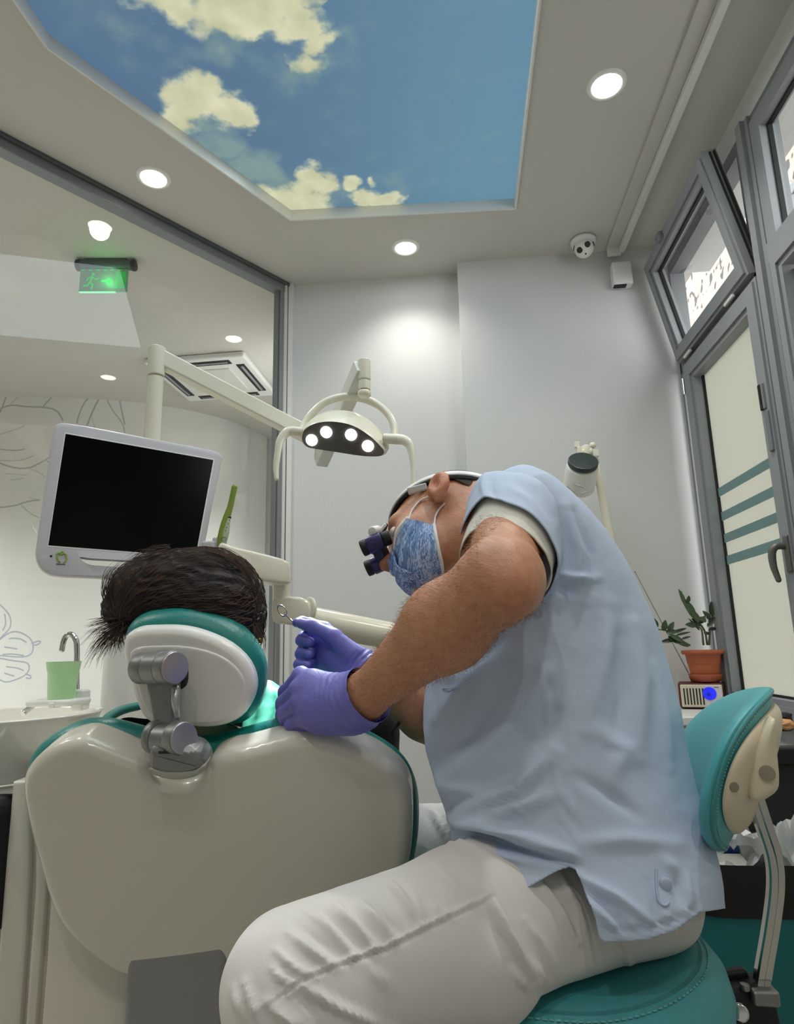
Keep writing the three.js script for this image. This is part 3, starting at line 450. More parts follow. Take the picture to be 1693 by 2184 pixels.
{
  const chair = thing('dental_chair', 'reclined dental chair back with cream shell and teal upholstery', 'dental chair', V(-0.33, 0, -1.25));
  const P = chairPlane(465, 1800, -1.02, 0.36, 0.06);
  const shell = [[39, 1690], [44, 1655], [75, 1618], [120, 1590], [165, 1579], [205, 1590], [260, 1612], [310, 1634], [318, 1652], [345, 1668], [378, 1674], [412, 1668], [434, 1650], [442, 1628], [470, 1610], [520, 1600], [580, 1584], [640, 1571], [700, 1577], [760, 1598], [820, 1630], [860, 1666], [877, 1700], [881, 1745], [876, 1830], [850, 1930], [790, 2010], [690, 2052], [560, 2066], [470, 2066], [380, 2060], [300, 2090], [250, 2082], [195, 2048], [145, 2005], [112, 1960], [84, 1885], [60, 1800], [45, 1735]];
  worldPart('back_shell', softPlate(P, shell, 0, 0.075, 0.022, 0.005, 0.006), MAT.shell, chair);
  const pad = [[42, 1700], [40, 1650], [60, 1612], [105, 1578], [160, 1556], [215, 1557], [270, 1570], [330, 1585], [400, 1594], [450, 1590], [520, 1572], [590, 1553], [640, 1548], [715, 1560], [780, 1584], [840, 1620], [872, 1656], [889, 1700], [894, 1750], [888, 1830], [860, 1925], [790, 2000], [690, 2040], [470, 2050], [300, 2070], [200, 2035], [118, 1950], [70, 1820]];
  worldPart('back_cushion', softPlate(P, pad, 0.045, 0.062, 0.030, 0.006), TEAL, chair);
  // side bolster rising in front of the patient's left shoulder
  worldPart('side_bolster', taperTube([atz(215, 1552, -1.18), atz(232, 1530, -1.22), atz(262, 1514, -1.25), atz(300, 1505, -1.28)], [0.008, 0.009, 0.009, 0.008], 24, 14), TEAL, chair);
  worldPart('seat_cushion', rbx(0.52, 0.11, 0.62, 0.045, -0.40, 0.44, -1.52), TEAL, chair);
  worldPart('support_cover', [rbx(0.16, 0.5, 0.09, 0.012, ...atz(392, 2215, -1.12).toArray())], M('#8d8e8e', { roughness: 0.5 }), chair);
  worldPart('base', [rbx(0.30, 0.32, 0.55, 0.04, -0.40, 0.2, -1.5), rbx(0.46, 0.05, 0.8, 0.02, -0.40, 0.026, -1.5)], MAT.shell, chair);
  // headrest
  const Hp = chairPlane(405, 1440, -0.985, 0.22, 0.1);
  const hs = [[258, 1385], [262, 1360], [285, 1343], [330, 1338], [385, 1339], [435, 1351], [490, 1378], [528, 1418], [542, 1462], [535, 1500], [512, 1533], [475, 1551], [425, 1556], [370, 1548], [325, 1548], [302, 1533], [286, 1500], [272, 1455], [262, 1415]];
  const hr = thing('headrest', 'teal rimmed headrest with white back shell on the dental chair', 'headrest', Hp.p0.clone());
  worldPart('headrest_shell', softPlate(Hp, hs, 0, 0.045, 0.016, 0.0035), MAT.white, hr);
  const inner = [[276, 1395], [290, 1382], [340, 1377], [400, 1379], [460, 1394], [500, 1420], [522, 1455], [520, 1495], [500, 1524], [465, 1541], [420, 1544], [345, 1540], [318, 1526], [300, 1490], [286, 1440]];
  worldPart('shell_panel', softPlate(Hp, inner, -0.0035, 0.014, 0.004, 0.0025), MAT.white, hr);
  const hp = [[254, 1380], [258, 1345], [285, 1318], [335, 1306], [395, 1304], [450, 1316], [502, 1345], [540, 1388], [557, 1432], [556, 1482], [540, 1528], [512, 1552], [475, 1559], [425, 1561], [360, 1552], [312, 1545], [285, 1500], [264, 1430]];
  worldPart('headrest_cushion', softPlate(Hp, hp, 0.02, 0.08, 0.034, 0.004), TEAL, hr);
  // articulated bracket
  const z = -0.955, metal = M('#8b8c8c', { roughness: 0.42, metalness: 0.75 }), cap = M('#b8b9b8', { roughness: 0.3, metalness: 0.8 });
  const seg = (a, b, r, c) => bevelRod(P3(a), P3(b), r, c, 48);
  worldPart('upper_joint', [seg([297, 1425, -0.962], [325, 1424.6, -0.9495], 0.0235, 0.004), seg([325, 1424.6, -0.9495], [352, 1424.2, -0.937], 0.0242, 0.0006), seg([352, 1424.2, -0.937], [373, 1423.8, -0.926], 0.0242, 0.002)], metal, hr);
  worldPart('joint_cap', [seg([372, 1423.8, -0.9262], [375, 1423.8, -0.9245], 0.0225, 0.001)], cap, hr);
  worldPart('joint_mount', smoothN(plateOn(Hp, [[318, 1395], [330, 1389], [380, 1391], [396, 1405], [402, 1440], [398, 1462], [384, 1472], [340, 1462], [322, 1440]], -0.006, 0.02, 0.005, 4), 0.6), MAT.darkGrey, hr);
  const link = chairPlane(345, 1500, z + 0.004, 0.05, 0.08);
  worldPart('link_arm', smoothN(plateOn(link, [[312, 1450], [372, 1452], [370, 1500], [372, 1545], [380, 1585], [330, 1585], [326, 1545], [318, 1500]], 0, 0.026, 0.006, 5), 0.6), metal, hr);
  worldPart('release_lever', taperTube([atz(375, 1470, z + 0.012), atz(374, 1495, z + 0.018), atz(378, 1528, z + 0.012)], [0.0065, 0.006, 0.004], 20, 12), cap, hr);
  worldPart('lower_joint', [seg([325, 1571, -0.957], [341, 1572, -0.950], 0.0235, 0.004), seg([341, 1576, -0.950], [372, 1578, -0.937], 0.0212, 0.0006), seg([372, 1574, -0.937], [392, 1575, -0.927], 0.0235, 0.002)], metal, hr);
  worldPart('joint_cap', [seg([391, 1575, -0.9272], [394, 1575, -0.9255], 0.022, 0.001)], cap, hr);
  const base = chairPlane(375, 1625, -0.925, 0.3, 0.06);
  worldPart('bracket_base', smoothN(plateOn(base, [[318, 1600], [345, 1594], [396, 1596], [420, 1606], [434, 1628], [434, 1642], [412, 1656], [376, 1661], [340, 1656], [317, 1644]], 0, 0.05, 0.012, 6), 0.6), metal, hr);
  worldPart('base_lip', smoothN(plateOn(base, [[317, 1640], [345, 1647], [380, 1648], [415, 1644], [435, 1634], [434, 1643], [412, 1658], [376, 1664], [340, 1659], [317, 1647]], -0.002, 0.03, 0.003, 4), 0.6), M('#a9a99f', { roughness: 0.4 }), hr);
  worldPart('slot', smoothN(plateOn(base, [[337, 1604], [381, 1604], [381, 1608], [337, 1608]], -0.002, 0.004, 0.0005, 1, false), 0.5), MAT.black, hr);
}
// unit tower, lamp post and monitor
{
  const u = thing('dental_unit', 'white dental unit tower carrying the lamp post', 'dental unit', V(-0.86, 0, -1.72));
  part('tower', [rbx(0.20, 1.19, 0.2, 0.03, 0.03, 0.595, 0)], MAT.white, u);
  part('floor_box', [rbx(0.42, 0.22, 0.5, 0.05, 0, 0.11, 0)], MAT.white, u);
  part('pole', [rod(V(0, 1.1, 0.02), V(0, 1.79, 0.02), 0.024, 0.0225, 40)], MAT.cream, u);
  part('pole_collar', [bevelRod(V(0, 1.795, 0.02), V(0, 1.885, 0.02), 0.0245, 0.002, 40)], MAT.cream, u);
}
const jointA = atz(688, 952, -1.98);
{
  const l = thing('dental_lamp', 'cream operating lamp with four bright LEDs on a jointed arm', 'dental lamp', V(-0.86, 1.84, -1.70));
  worldPart('first_arm', bar(V(-0.872, 1.862, -1.70), jointA.clone().add(V(0.0, 0.012, 0)), 0.042, 0.05, 0.006), MAT.cream, l);
  worldPart('pivot', [bevelRod(jointA.clone().add(V(0, 0.035, 0)), jointA.clone().add(V(0, -0.05, 0)), 0.026, 0.003)], MAT.cream, l);
  const top = atz(772, 782, -1.72), low = atz(683, 985, -1.985);
  worldPart('second_arm', bar(low, top, 0.040, 0.05, 0.004), MAT.trim, l);
  worldPart('neck', [bevelRod(atz(776, 768, -1.72), atz(777, 812, -1.72), 0.0185, 0.003, 40), bevelRod(atz(777, 813, -1.72), atz(777, 832, -1.72), 0.0175, 0.001, 40), bevelRod(atz(777, 832, -1.72), atz(777, 848, -1.72), 0.019, 0.006, 40)], MAT.cream, l);
  const q = (x, y, z) => atz(580 + 0.189 * x, 750 + 0.189 * y, z);
  // lamp head: face outline in its own plane, aimed at the patient's mouth
  const n = V(-0.1, -0.55, 0.82).normalize(), c = q(800, 980, -1.70), U = V(1, 0, 0).addScaledVector(n, -n.x).normalize(), W = n.clone().cross(U);
  const face = [[330, 930], [350, 880], [400, 840], [480, 803], [600, 782], [720, 785], [860, 810], [960, 850], [1060, 910], [1150, 980], [1230, 1060], [1280, 1120], [1272, 1160], [1230, 1183], [1100, 1188], [960, 1175], [800, 1150], [640, 1125], [480, 1100], [390, 1080], [345, 1040], [325, 990]].map(a => onPlane(580 + 0.189 * a[0], 750 + 0.189 * a[1], c, n));
  const N = 120, ringPts = new THREE.CatmullRomCurve3(face, true, 'centripetal').getSpacedPoints(N), cen = face.reduce((s, p) => s.add(p), V(0, 0, 0)).multiplyScalar(1 / face.length);
  const rings = [[0.965, 0.0, 0], [0.99, -0.003, 0], [1.015, -0.014, 0], [1.03, -0.036, 0.004], [0.99, -0.062, 0.010], [0.88, -0.088, 0.016], [0.68, -0.108, 0.020], [0.38, -0.121, 0.022], [0.01, -0.125, 0.022]];
  const pos = [], idx = [];
  rings.forEach(([s, d, w], k) => { for (let i = 0; i < N; i++) { const p = cen.clone().addScaledVector(ringPts[i].clone().sub(cen), s).addScaledVector(n, d).addScaledVector(W, w); pos.push(p.x, p.y, p.z); if (k) { const a = (k - 1) * N + i, b = (k - 1) * N + (i + 1) % N; idx.push(a, b, a + N, b, b + N, a + N); } } });
  const g = new THREE.BufferGeometry(); g.setAttribute('position', new THREE.Float32BufferAttribute(pos, 3)); g.setIndex(idx); g.computeVertexNormals();
  worldPart('lamp_housing', g, MAT.cream, l);
  const lens = plate(face.map(p => cen.clone().addScaledVector(p.clone().sub(cen), 0.975)), c.clone().addScaledVector(n, -0.0005), U, W, 0.008, 0.003, 3);
  const ribs = dataTex(256, 4, u => { const s = 0.5 + 0.5 * Math.sin(u * 2 * Math.PI * 30); return [0.22 + 0.06 * s, 0.21 + 0.055 * s, 0.205 + 0.05 * s]; }, true);
  worldPart('lens_plate', lens, M('#56524f', { roughness: 0.18 }), l, 'dark glossy lens plate');
  for (const [x, y] of [[448, 998], [612, 908], [892, 938], [1082, 1065]]) {
    const p = onPlane(580 + 0.189 * x, 750 + 0.189 * y, c, n);
    worldPart('led', bevelRod(p.clone().addScaledVector(n, -0.004), p.clone().addScaledVector(n, 0.0025), 0.0165, 0.001, 36), M('#ffffff', { emissive: '#ffffff', emissiveIntensity: 9 }), l, 'glowing round LED');
  }
  const target = V(-0.315, 0.97, -1.18), sp = new THREE.SpotLight('#f4fbff', 6, 0, 0.22, 0.55, 2); sp.position.copy(c).addScaledVector(n, 0.02); sp.target.position.copy(target); sp.shadow.radius = 3; sp.castShadow = true; scene.add(sp, sp.target);
  worldPart('yoke', taperTube([q(335, 900, -1.735), q(360, 830, -1.745), q(440, 710, -1.755), q(600, 572, -1.765), q(800, 510, -1.77), q(1000, 525, -1.77), q(1200, 605, -1.765), q(1320, 720, -1.755), q(1378, 850, -1.745), q(1385, 980, -1.735)], [0.011, 0.011, 0.011, 0.0115, 0.0115, 0.0115, 0.0115, 0.011, 0.011, 0.011], 80, 20), MAT.cream, l);
  const hl = [q(375, 905, -1.715), q(150, 895, -1.71), q(90, 1010, -1.70), q(62, 1160, -1.695), q(45, 1320, -1.69), q(52, 1432, -1.685)];
  worldPart('handle', [bevelRod(q(345, 905, -1.717), q(243, 895, -1.712), 0.0135, 0.002), taperTube([q(243, 895, -1.712), q(185, 900, -1.71), q(130, 945, -1.705), ...hl.slice(2)], [0.0135, 0.0125, 0.011, 0.0095, 0.009, 0.008, 0.0065], 60, 18)], MAT.cream, l);
  worldPart('handle', [bevelRod(q(1255, 978, -1.715), q(1425, 990, -1.71), 0.0145, 0.002), taperTube([q(1425, 990, -1.71), q(1490, 1000, -1.705), q(1550, 1050, -1.70), q(1575, 1150, -1.695), q(1590, 1300, -1.69), q(1594, 1420, -1.685), q(1594, 1540, -1.68)], [0.0145, 0.0135, 0.0105, 0.008, 0.0065, 0.006, 0.006], 60, 18)], MAT.cream, l);
}
{
  const m = thing('monitor', 'grey bezel flat monitor with a dark screen on the unit', 'monitor');
  const d = V(0.79, 0, -0.613).normalize(), p0 = atz(118, 905, -1.47), v = V(0, 1, 0).applyAxisAngle(d, -0.06), n = d.clone().cross(v);
  m.position.copy(p0);
  const P = { p0, u: d, v, n, at: (x, y, k = 0) => onPlane(x, y, p0.clone().addScaledVector(n, -k), n), shift: k => p0.clone().addScaledVector(n, -k) };
  const bez = M('#c6c3c8', { roughness: 0.38 });
  const outer = [[132, 901], [160, 904], [300, 930], [440, 957], [464, 963], [474, 972], [472, 990], [455, 1070], [436, 1170], [428, 1215], [415, 1240], [390, 1246], [300, 1240], [200, 1232], [130, 1229], [104, 1224], [86, 1210], [77, 1185], [80, 1150], [98, 1030], [114, 920], [120, 905]];
  const hole = [[164, 1184], [200, 1186], [300, 1192], [390, 1198], [382, 1214], [350, 1220], [220, 1212], [190, 1209], [172, 1200]];
  worldPart('bezel', smoothN(plateOn(P, outer, 0, 0.026, 0.006, 5, true, [hole]), 0.6), bez, m);
  const scr = [[140, 925], [455, 981], [417, 1187], [103, 1163]];
  worldPart('screen_rim', plateOn(P, [[138, 922], [458, 979], [419, 1190], [101, 1166]], -0.0006, 0.004, 0.0005, 1, false), MAT.plastic, m);
  worldPart('screen', plateOn(P, scr, -0.0012, 0.004, 0.0004, 1, false), M('#010101', { phys: true, specularIntensity: 0.25, roughness: 0.2 }), m, 'black glossy screen');
  worldPart('power_light', bevelRod(P.at(109, 1186, 0.002), P.at(109, 1186, -0.002), 0.0026, 0.0005), MAT.black, m);
  const green = M('#8aa84a', { roughness: 0.5 });
  const lg = [[[121, 1181], [123, 1193], [128, 1199]], [[141, 1183], [141, 1194], [136, 1200]], [[121, 1182], [126, 1179], [131, 1183], [136, 1180], [141, 1183]], [[131, 1181], [130, 1178], [134, 1176]]];
  worldPart('apple_emblem', lg.map(a => tube(a.map(q2 => P.at(q2[0], q2[1], -0.001)), 0.0021, 20, 8)), green, m, 'small green apple outline emblem');
  worldPart('caption_line', tube([P.at(120, 1203, -0.0008), P.at(139, 1204, -0.0008)], 0.0009, 4, 6), MAT.darkGrey, m);
  worldPart('mount', [bar(P.at(310, 1080, 0.05), P.at(310, 1160, 0.05), 0.09, 0.05, 0.01), bar(P.at(300, 1140, 0.06), V(-0.86, 1.12, -1.66), 0.05, 0.05, 0.01)], MAT.white, m);
  worldPart('holder', [rbx(0.035, 0.02, 0.03, 0.006, ...P.at(447, 1163, 0.0).toArray()), rbx(0.02, 0.03, 0.02, 0.005, ...P.at(462, 1158, 0.0).toArray())], bez, m);
  // handpiece in the holder
  const z = P.at(468, 1150, -0.01).z, hp = thing('intraoral_camera', 'lime green handpiece standing in the monitor holder', 'handpiece', atz(470, 1170, z));
  worldPart('body', taperTube([atz(470, 1172, z), atz(474, 1150, z), atz(478, 1125, z), atz(484, 1102, z), atz(491, 1080, z), atz(496, 1058, z), atz(500, 1040, z)], [0.0095, 0.0145, 0.0125, 0.0105, 0.0082, 0.008, 0.0082], 50, 24), M('#7f9438', { roughness: 0.4 }), hp);
  worldPart('key_pad', taperTube([atz(476, 1163, z + 0.006), atz(481, 1140, z + 0.0065), atz(488, 1108, z + 0.006)], [0.0075, 0.0088, 0.0045], 30, 16), M('#b4bb9e', { roughness: 0.5 }), hp);
  worldPart('key', [[489, 1109], [486, 1117], [483, 1125], [481, 1132]].map(k => bevelRod(atz(k[0], k[1], z + 0.0145), atz(k[0], k[1], z + 0.0155), 0.0016, 0.0003, 10)), M('#5d6650'), hp).userData.kind = 'stuff';
  worldPart('display', tube([[474, 1146], [482, 1147], [480, 1153], [472, 1152], [474, 1146]].map(k => atz(k[0], k[1], z + 0.0155)), 0.0006, 16, 6), M('#4e5742'), hp);
  worldPart('black_clip', bevelRod(atz(486, 1104, z + 0.006), atz(493, 1104, z + 0.004), 0.003, 0.0005), MAT.black, hp);
}
{ // instrument arm
  const a = thing('instrument_arm', 'cream jointed instrument arm crossing below the lamp', 'dental arm', atz(600, 1230, -1.62));
  const P = chairPlane(540, 1200, -1.6, 0.0, 0.45);
  worldPart('upper_box', smoothN(plateOn(P, [[470, 1158], [500, 1166], [560, 1180], [606, 1193], [619, 1202], [621, 1222], [620, 1243], [590, 1243], [530, 1232], [470, 1216]], 0, 0.09, 0.008, 5), 0.6), MAT.cream, a);
  worldPart('neck', rod(atz(600, 1236, -1.72), atz(600, 1282, -1.72), 0.0235, 0.0235, 36), MAT.cream, a);
  const Q = chairPlane(625, 1300, -1.70, 0.0, 0.1);
  worldPart('elbow', smoothN(plateOn(Q, [[583, 1274], [600, 1272], [638, 1273], [656, 1282], [665, 1300], [665, 1322], [658, 1332], [630, 1334], [600, 1330], [583, 1326]], 0, 0.075, 0.009, 6), 0.6), MAT.cream, a);
  worldPart('joint_cap', bevelRod(Q.at(652, 1300, 0.02), Q.at(662, 1302, 0.03), 0.036, 0.006), MAT.cream, a);
  worldPart('lower_arm', [rod(atz(655, 1322, -1.75), atz(1010, 1390, -1.86), 0.0385, 0.036, 40)], MAT.cream, a);
  worldPart('stay', [rod(V(-0.86, 1.10, -1.72), atz(490, 1188, -1.68), 0.022)], MAT.cream, a);
}
{ // cuspidor: bowl, spout, cup stand, cup
  const c = thing('cuspidor', 'white spittoon bowl with chrome spout at the left', 'cuspidor', V(-0.98, 0, -1.33));
  const y = 0.878;
  part('bowl', lathe([[0.02, y - 0.15], [0.11, y - 0.145], [0.155, y - 0.11], [0.185, y - 0.05], [0.202, y - 0.004], [0.206, y], [0.201, y + 0.003], [0.194, y - 0.004], [0.176, y - 0.05], [0.14, y - 0.085], [0.05, y - 0.10], [0, y - 0.10]], 72), M('#e9e6dc', { phys: true, roughness: 0.14, clearcoat: 0.6, clearcoatRoughness: 0.1 }), c);
  part('pedestal', [rbx(0.34, 0.05, 0.34, 0.02, 0, y - 0.18, 0), rbx(0.30, 0.06, 0.30, 0.025, 0, y - 0.235, 0), rbx(0.24, 0.62, 0.26, 0.04, 0, 0.32, -0.02)], MAT.white, c);
  const z = -1.40, s = [[164, 1490], [163, 1440], [164, 1390], [162, 1366], [152, 1353], [142, 1356], [135, 1370], [132, 1386]].map(p => atz(p[0], p[1], z));
  worldPart('spout', taperTube(s, [0.0066, 0.0062, 0.0062, 0.0062, 0.0062, 0.0062, 0.006, 0.006], 60, 18), MAT.chrome, c);
  worldPart('cup_stand', [rbx(0.10, 0.014, 0.085, 0.006, ...atz(126, 1497, -1.37).toArray()), rbx(0.03, 0.045, 0.03, 0.006, ...atz(172, 1492, -1.40).toArray()), rbx(0.012, 0.012, 0.03, 0.003, ...atz(117, 1504, -1.34).toArray())], MAT.white, c);
  worldPart('rinse_nozzle', [rod(atz(84, 1495, -1.37), atz(50, 1521, -1.33), 0.0055, 0.0065, 20), bevelRod(atz(52, 1519, -1.332), atz(48, 1523, -1.328), 0.0072, 0.001)], MAT.chrome, c);
  const b = atz(130, 1492, -1.36), cup = tag(mesh('paper_cup', [new THREE.LatheGeometry([[0, 0.0], [0.0262, 0.0], [0.0268, 0.003], [0.0308, 0.060], [0.0325, 0.062], [0.0345, 0.0785], [0.0355, 0.0795], [0.0345, 0.0765], [0.031, 0.060], [0.026, 0.004], [0, 0.003]].map(p => new THREE.Vector2(p[0], p[1])), 48)], M('#e2f6da', { phys: true, roughness: 0.5, transmission: 0.6, thickness: 0 })), 'translucent green plastic cup on the white cuspidor stand', 'cup');
  cup.position.copy(b); 
}
{ // cabinet at the lower left with its grooves and chrome rail
  const k = thing('unit_cabinet', 'tall cream unit cabinet with two vertical grooves, lower left', 'cabinet', V(-0.72, 0, -1.22));
  const z = -1.12;
  const P = chairPlane(100, 1900, z, 0.0, 0.12);
  worldPart('cabinet_body', smoothN(plateOn(P, [[26, 1668], [60, 1660], [240, 1660], [300, 1700], [300, 2700], [-60, 2700], [-8, 2080], [2, 1950], [14, 1800]], 0.016, 0.22, 0.012, 5, false), 0.6), MAT.shell, k);
  worldPart('front_panel', smoothN(plateOn(P, [[26, 1668], [60, 1666], [62, 1850], [54, 2000], [36, 2260], [-20, 2700], [-60, 2700], [-8, 2080], [2, 1950], [14, 1800]], 0, 0.03, 0.006, 4, false), 0.6), MAT.shell, k);
  worldPart('middle_strip', smoothN(plateOn(P, [[75, 1700], [97, 1700], [98, 1900], [86, 2050], [70, 2260], [48, 2260], [62, 2050], [74, 1900]], 0.002, 0.03, 0.005, 4, false), 0.6), MAT.shell, k);
  worldPart('side_panel', smoothN(plateOn(P, [[107, 1700], [300, 1700], [300, 2700], [40, 2700], [80, 2260], [97, 2050], [106, 1900]], 0, 0.03, 0.008, 4, false), 0.6), MAT.shell, k);
  const r = tag(mesh('grab_rail', [rod(atz(-90, 1700, -1.13), atz(60, 1681, -1.13), 0.0135, 0.0135, 28)], MAT.chrome), 'horizontal chrome rail at the left edge under the bowl', 'rail');
  tag(mesh('dark_bag', smoothN(rbx(0.16, 0.22, 0.07, 0.03, ...atz(-62, 1835, -1.13).toArray()), 1), M('#15161b', { roughness: 0.8 })), 'black bag shape under the chrome rail at the left edge', 'bag');
}

// ---------------------------------------------------------------- things at the right and on the far wall
{ // whitening lamp on its arm by the far wall
  const z = -2.45, w = thing('treatment_lamp', 'white cylindrical lamp with dark green front cap on an arm', 'lamp', atz(1240, 1020, z));
  const ax = V(0.05, 0.62, 0.78).normalize(), c = atz(1239, 1010, z), e = c.clone().addScaledVector(ax, 0.04), b = c.clone().addScaledVector(ax, -0.08);
  worldPart('lamp_body', bevelRod(b, e, 0.060, 0.012, 48), MAT.white, w);
  worldPart('front_cap', bevelRod(e, e.clone().addScaledVector(ax, 0.022), 0.056, 0.004, 48), M('#2e3b3a', { roughness: 0.35 }), w, 'dark green front cap');
  for (const [x, y, x2, y2] of [[1223, 1033, 1245, 1039], [1209, 1037, 1228, 1051], [1239, 1053, 1262, 1046]]) worldPart('vent', bar(atz(x, y, z + 0.062), atz(x2, y2, z + 0.060), 0.006, 0.004, 0.001), M('#b3b1a8'), w);
  const j = atz(1250, 958, z - 0.03);
  worldPart('swivel', [bevelRod(atz(1241, 965, z - 0.02), atz(1263, 963, z - 0.02), 0.016, 0.004), bevelRod(atz(1250, 950, z - 0.02), atz(1248, 985, z - 0.02), 0.018, 0.005), new THREE.SphereGeometry(0.013, 20, 14).translate(...atz(1264, 950, z - 0.02).toArray()), rbx(0.02, 0.024, 0.02, 0.003, ...atz(1230, 949, z - 0.03).toArray()), rbx(0.022, 0.045, 0.03, 0.004, ...atz(1236, 966, z - 0.03).toArray()), rbx(0.026, 0.03, 0.03, 0.004, ...atz(1269, 968, z - 0.03).toArray()), rod(atz(1247, 980, z - 0.01), atz(1246, 995, z), 0.009)], MAT.cream, w);
  worldPart('arm', [rod(atz(1272, 980, z - 0.04), atz(1276, 1015, z - 0.04), 0.010, 0.012), rod(atz(1275, 1012, z - 0.04), atz(1318, 1240, z - 0.04), 0.014, 0.017, 24)], MAT.cream, w);
  const p = atz(1318, 1240, z - 0.04); worldPart('stand', [rod(p, V(p.x + 0.02, 0.75, p.z), 0.017, 0.02, 24), bevelRod(V(p.x + 0.02, 0.752, p.z), V(p.x + 0.02, 0.79, p.z), 0.07, 0.006)], MAT.cream, w);
}
{ // desk, radio and plant
  const d = thing('desk', 'white desk along the far wall under radio and plant', 'desk', V(0.72, 0, -2.52));
  part('desk_top', rbx(0.54, 0.03, 0.40, 0.006, 0, 0.733, 0), MAT.white, d); part('cabinet', rbx(0.50, 0.70, 0.34, 0.008, 0, 0.362, -0.01), MAT.white, d);
  const z = -2.55, a = atz(1447, 1457, z), b = atz(1540, 1456, z), w = b.x - a.x, h = a.y - 0.749, r = thing('radio', 'small wooden retro radio with cream front and blue dial', 'radio', V((a.x + b.x) / 2, 0.749, z));
  const wood = M('#8a4a35', { roughness: 0.45, map: dataTex(256, 64, (u, v) => { const s = fbm(u * 3, v * 26, 2, 4); return [0.60 + 0.22 * s, 0.36 + 0.16 * s, 0.28 + 0.13 * s]; }, true) });
  r.rotation.y = -0.3;
  part('case', rbx(w, h, 0.11, 0.012, 0, h / 2, -0.055), wood, r);
  part('front', rbx(w - 0.014, h - 0.014, 0.008, 0.006, 0, h / 2, 0.001), M('#d8d0b4', { roughness: 0.5 }), r, 'cream front panel');
  for (let i = 0; i < 7; i++) part('grille_slot', rbx(0.0045, h - 0.035, 0.003, 0.001, -w / 2 + 0.019 + i * 0.0105, h / 2 - 0.002, 0.0055), MAT.black, r);
  part('dial', bevelRod(V(0.026, h - 0.038, 0.004), V(0.026, h - 0.038, 0.008), 0.023, 0.001, 40), M('#2b36c9', { emissive: '#2430ff', emissiveIntensity: 0.4, roughness: 0.3 }), r, 'glowing blue dial');
  part('knob', bevelRod(V(0.024, h - 0.04, 0.008), V(0.024, h - 0.04, 0.017), 0.007, 0.001), M('#1a2090', { emissive: '#1018a0', emissiveIntensity: 0.3 }), r);
  part('caption', rbx(0.016, 0.0025, 0.001, 0.0003, 0.05, h - 0.016, 0.0055), M('#6b675a'), r);
  const l = new THREE.PointLight('#3040ff', 0.002); l.position.copy(r.position).add(V(0.026, h - 0.038, 0.03)); scene.add(l);
  worldPart('antenna', [rod(atz(1468, 1436, z - 0.1), atz(1354, 1220, z - 0.1), 0.0022, 0.0013, 10), new THREE.SphereGeometry(0.003, 10, 8).translate(...atz(1354, 1220, z - 0.1).toArray())], MAT.steel, r);
  worldPart('cable', tube([atz(1447, 1500, z - 0.02), atz(1440, 1503, z - 0.02), atz(1433, 1508, z - 0.03)], 0.0025, 12, 8), MAT.black, r);
  const pz = z - 0.045, pb = V((atz(1505, 1450, pz)).x, a.y + 0.001, pz), pot = thing('plant_pot', 'terracotta pot with saucer standing on the radio', 'plant pot', pb);
  const clay = M('#b5613c', { roughness: 0.62, ...bump(grain, 0.0008, 4, 4) });
  part('saucer', lathe([[0, 0.002], [0.052, 0.002], [0.058, 0.022], [0.060, 0.028], [0.056, 0.028], [0.05, 0.008], [0, 0.008]], 48), clay, pot);
  part('pot', lathe([[0, 0.01], [0.046, 0.01], [0.050, 0.03], [0.0565, 0.066], [0.058, 0.067], [0.0625, 0.10], [0.0725, 0.101], [0.075, 0.106], [0.075, 0.113], [0.072, 0.116], [0.067, 0.114], [0.06, 0.098], [0, 0.098]], 56), clay, pot);
  part('soil', lathe([[0, 0.1], [0.03, 0.102], [0.06, 0.0985]], 24), M('#3a2c22', { roughness: 1 }), pot);
  const pl = thing('potted_plant', 'glossy leafed green house plant growing in the terracotta pot', 'plant', pb.clone().add(V(0, 0.1, 0)));
  const leafM = [M('#37492f', { roughness: 0.35 }), M('#46593c', { roughness: 0.33 }), M('#2b3a28', { roughness: 0.4 })], stemM = M('#5b6842', { roughness: 0.5 });
  function leaf(p, dir, len, wid, face, m) {
    const y = dir.clone().normalize(); let zf = face.clone().addScaledVector(y, -face.dot(y)).normalize(); const x = y.clone().cross(zf), pos = [], idx = [];
    for (let i = 0; i <= 10; i++) { const t = i / 10, w2 = wid * Math.pow(Math.sin(Math.PI * Math.pow(t, 0.8)), 0.8) * 0.5; for (let k = 0; k < 5; k++) { const s = (k - 2) / 2; const q = p.clone().addScaledVector(y, t * len).addScaledVector(x, s * w2).addScaledVector(zf, Math.abs(s) * w2 * 0.35 - len * 0.16 * t * t); pos.push(q.x, q.y, q.z); } }
    for (let i = 0; i < 10; i++) for (let k = 0; k < 4; k++) { const q = i * 5 + k; idx.push(q, q + 1, q + 5, q + 1, q + 6, q + 5); }
    const g = new THREE.BufferGeometry(); g.setAttribute('position', new THREE.Float32BufferAttribute(pos, 3)); g.setIndex(idx); g.computeVertexNormals();
    worldPart('leaf', g, m, pl);
  }
  const stem = (pts, zz) => { const c = pts.map((p, i) => atz(p[0], p[1], zz[i])); worldPart('stem', taperTube(c, [0.0042, 0.0035, 0.0022], 24, 10), stemM, pl); return curve(c); };
  const px = (p, z2) => atz(p[0], p[1], z2);
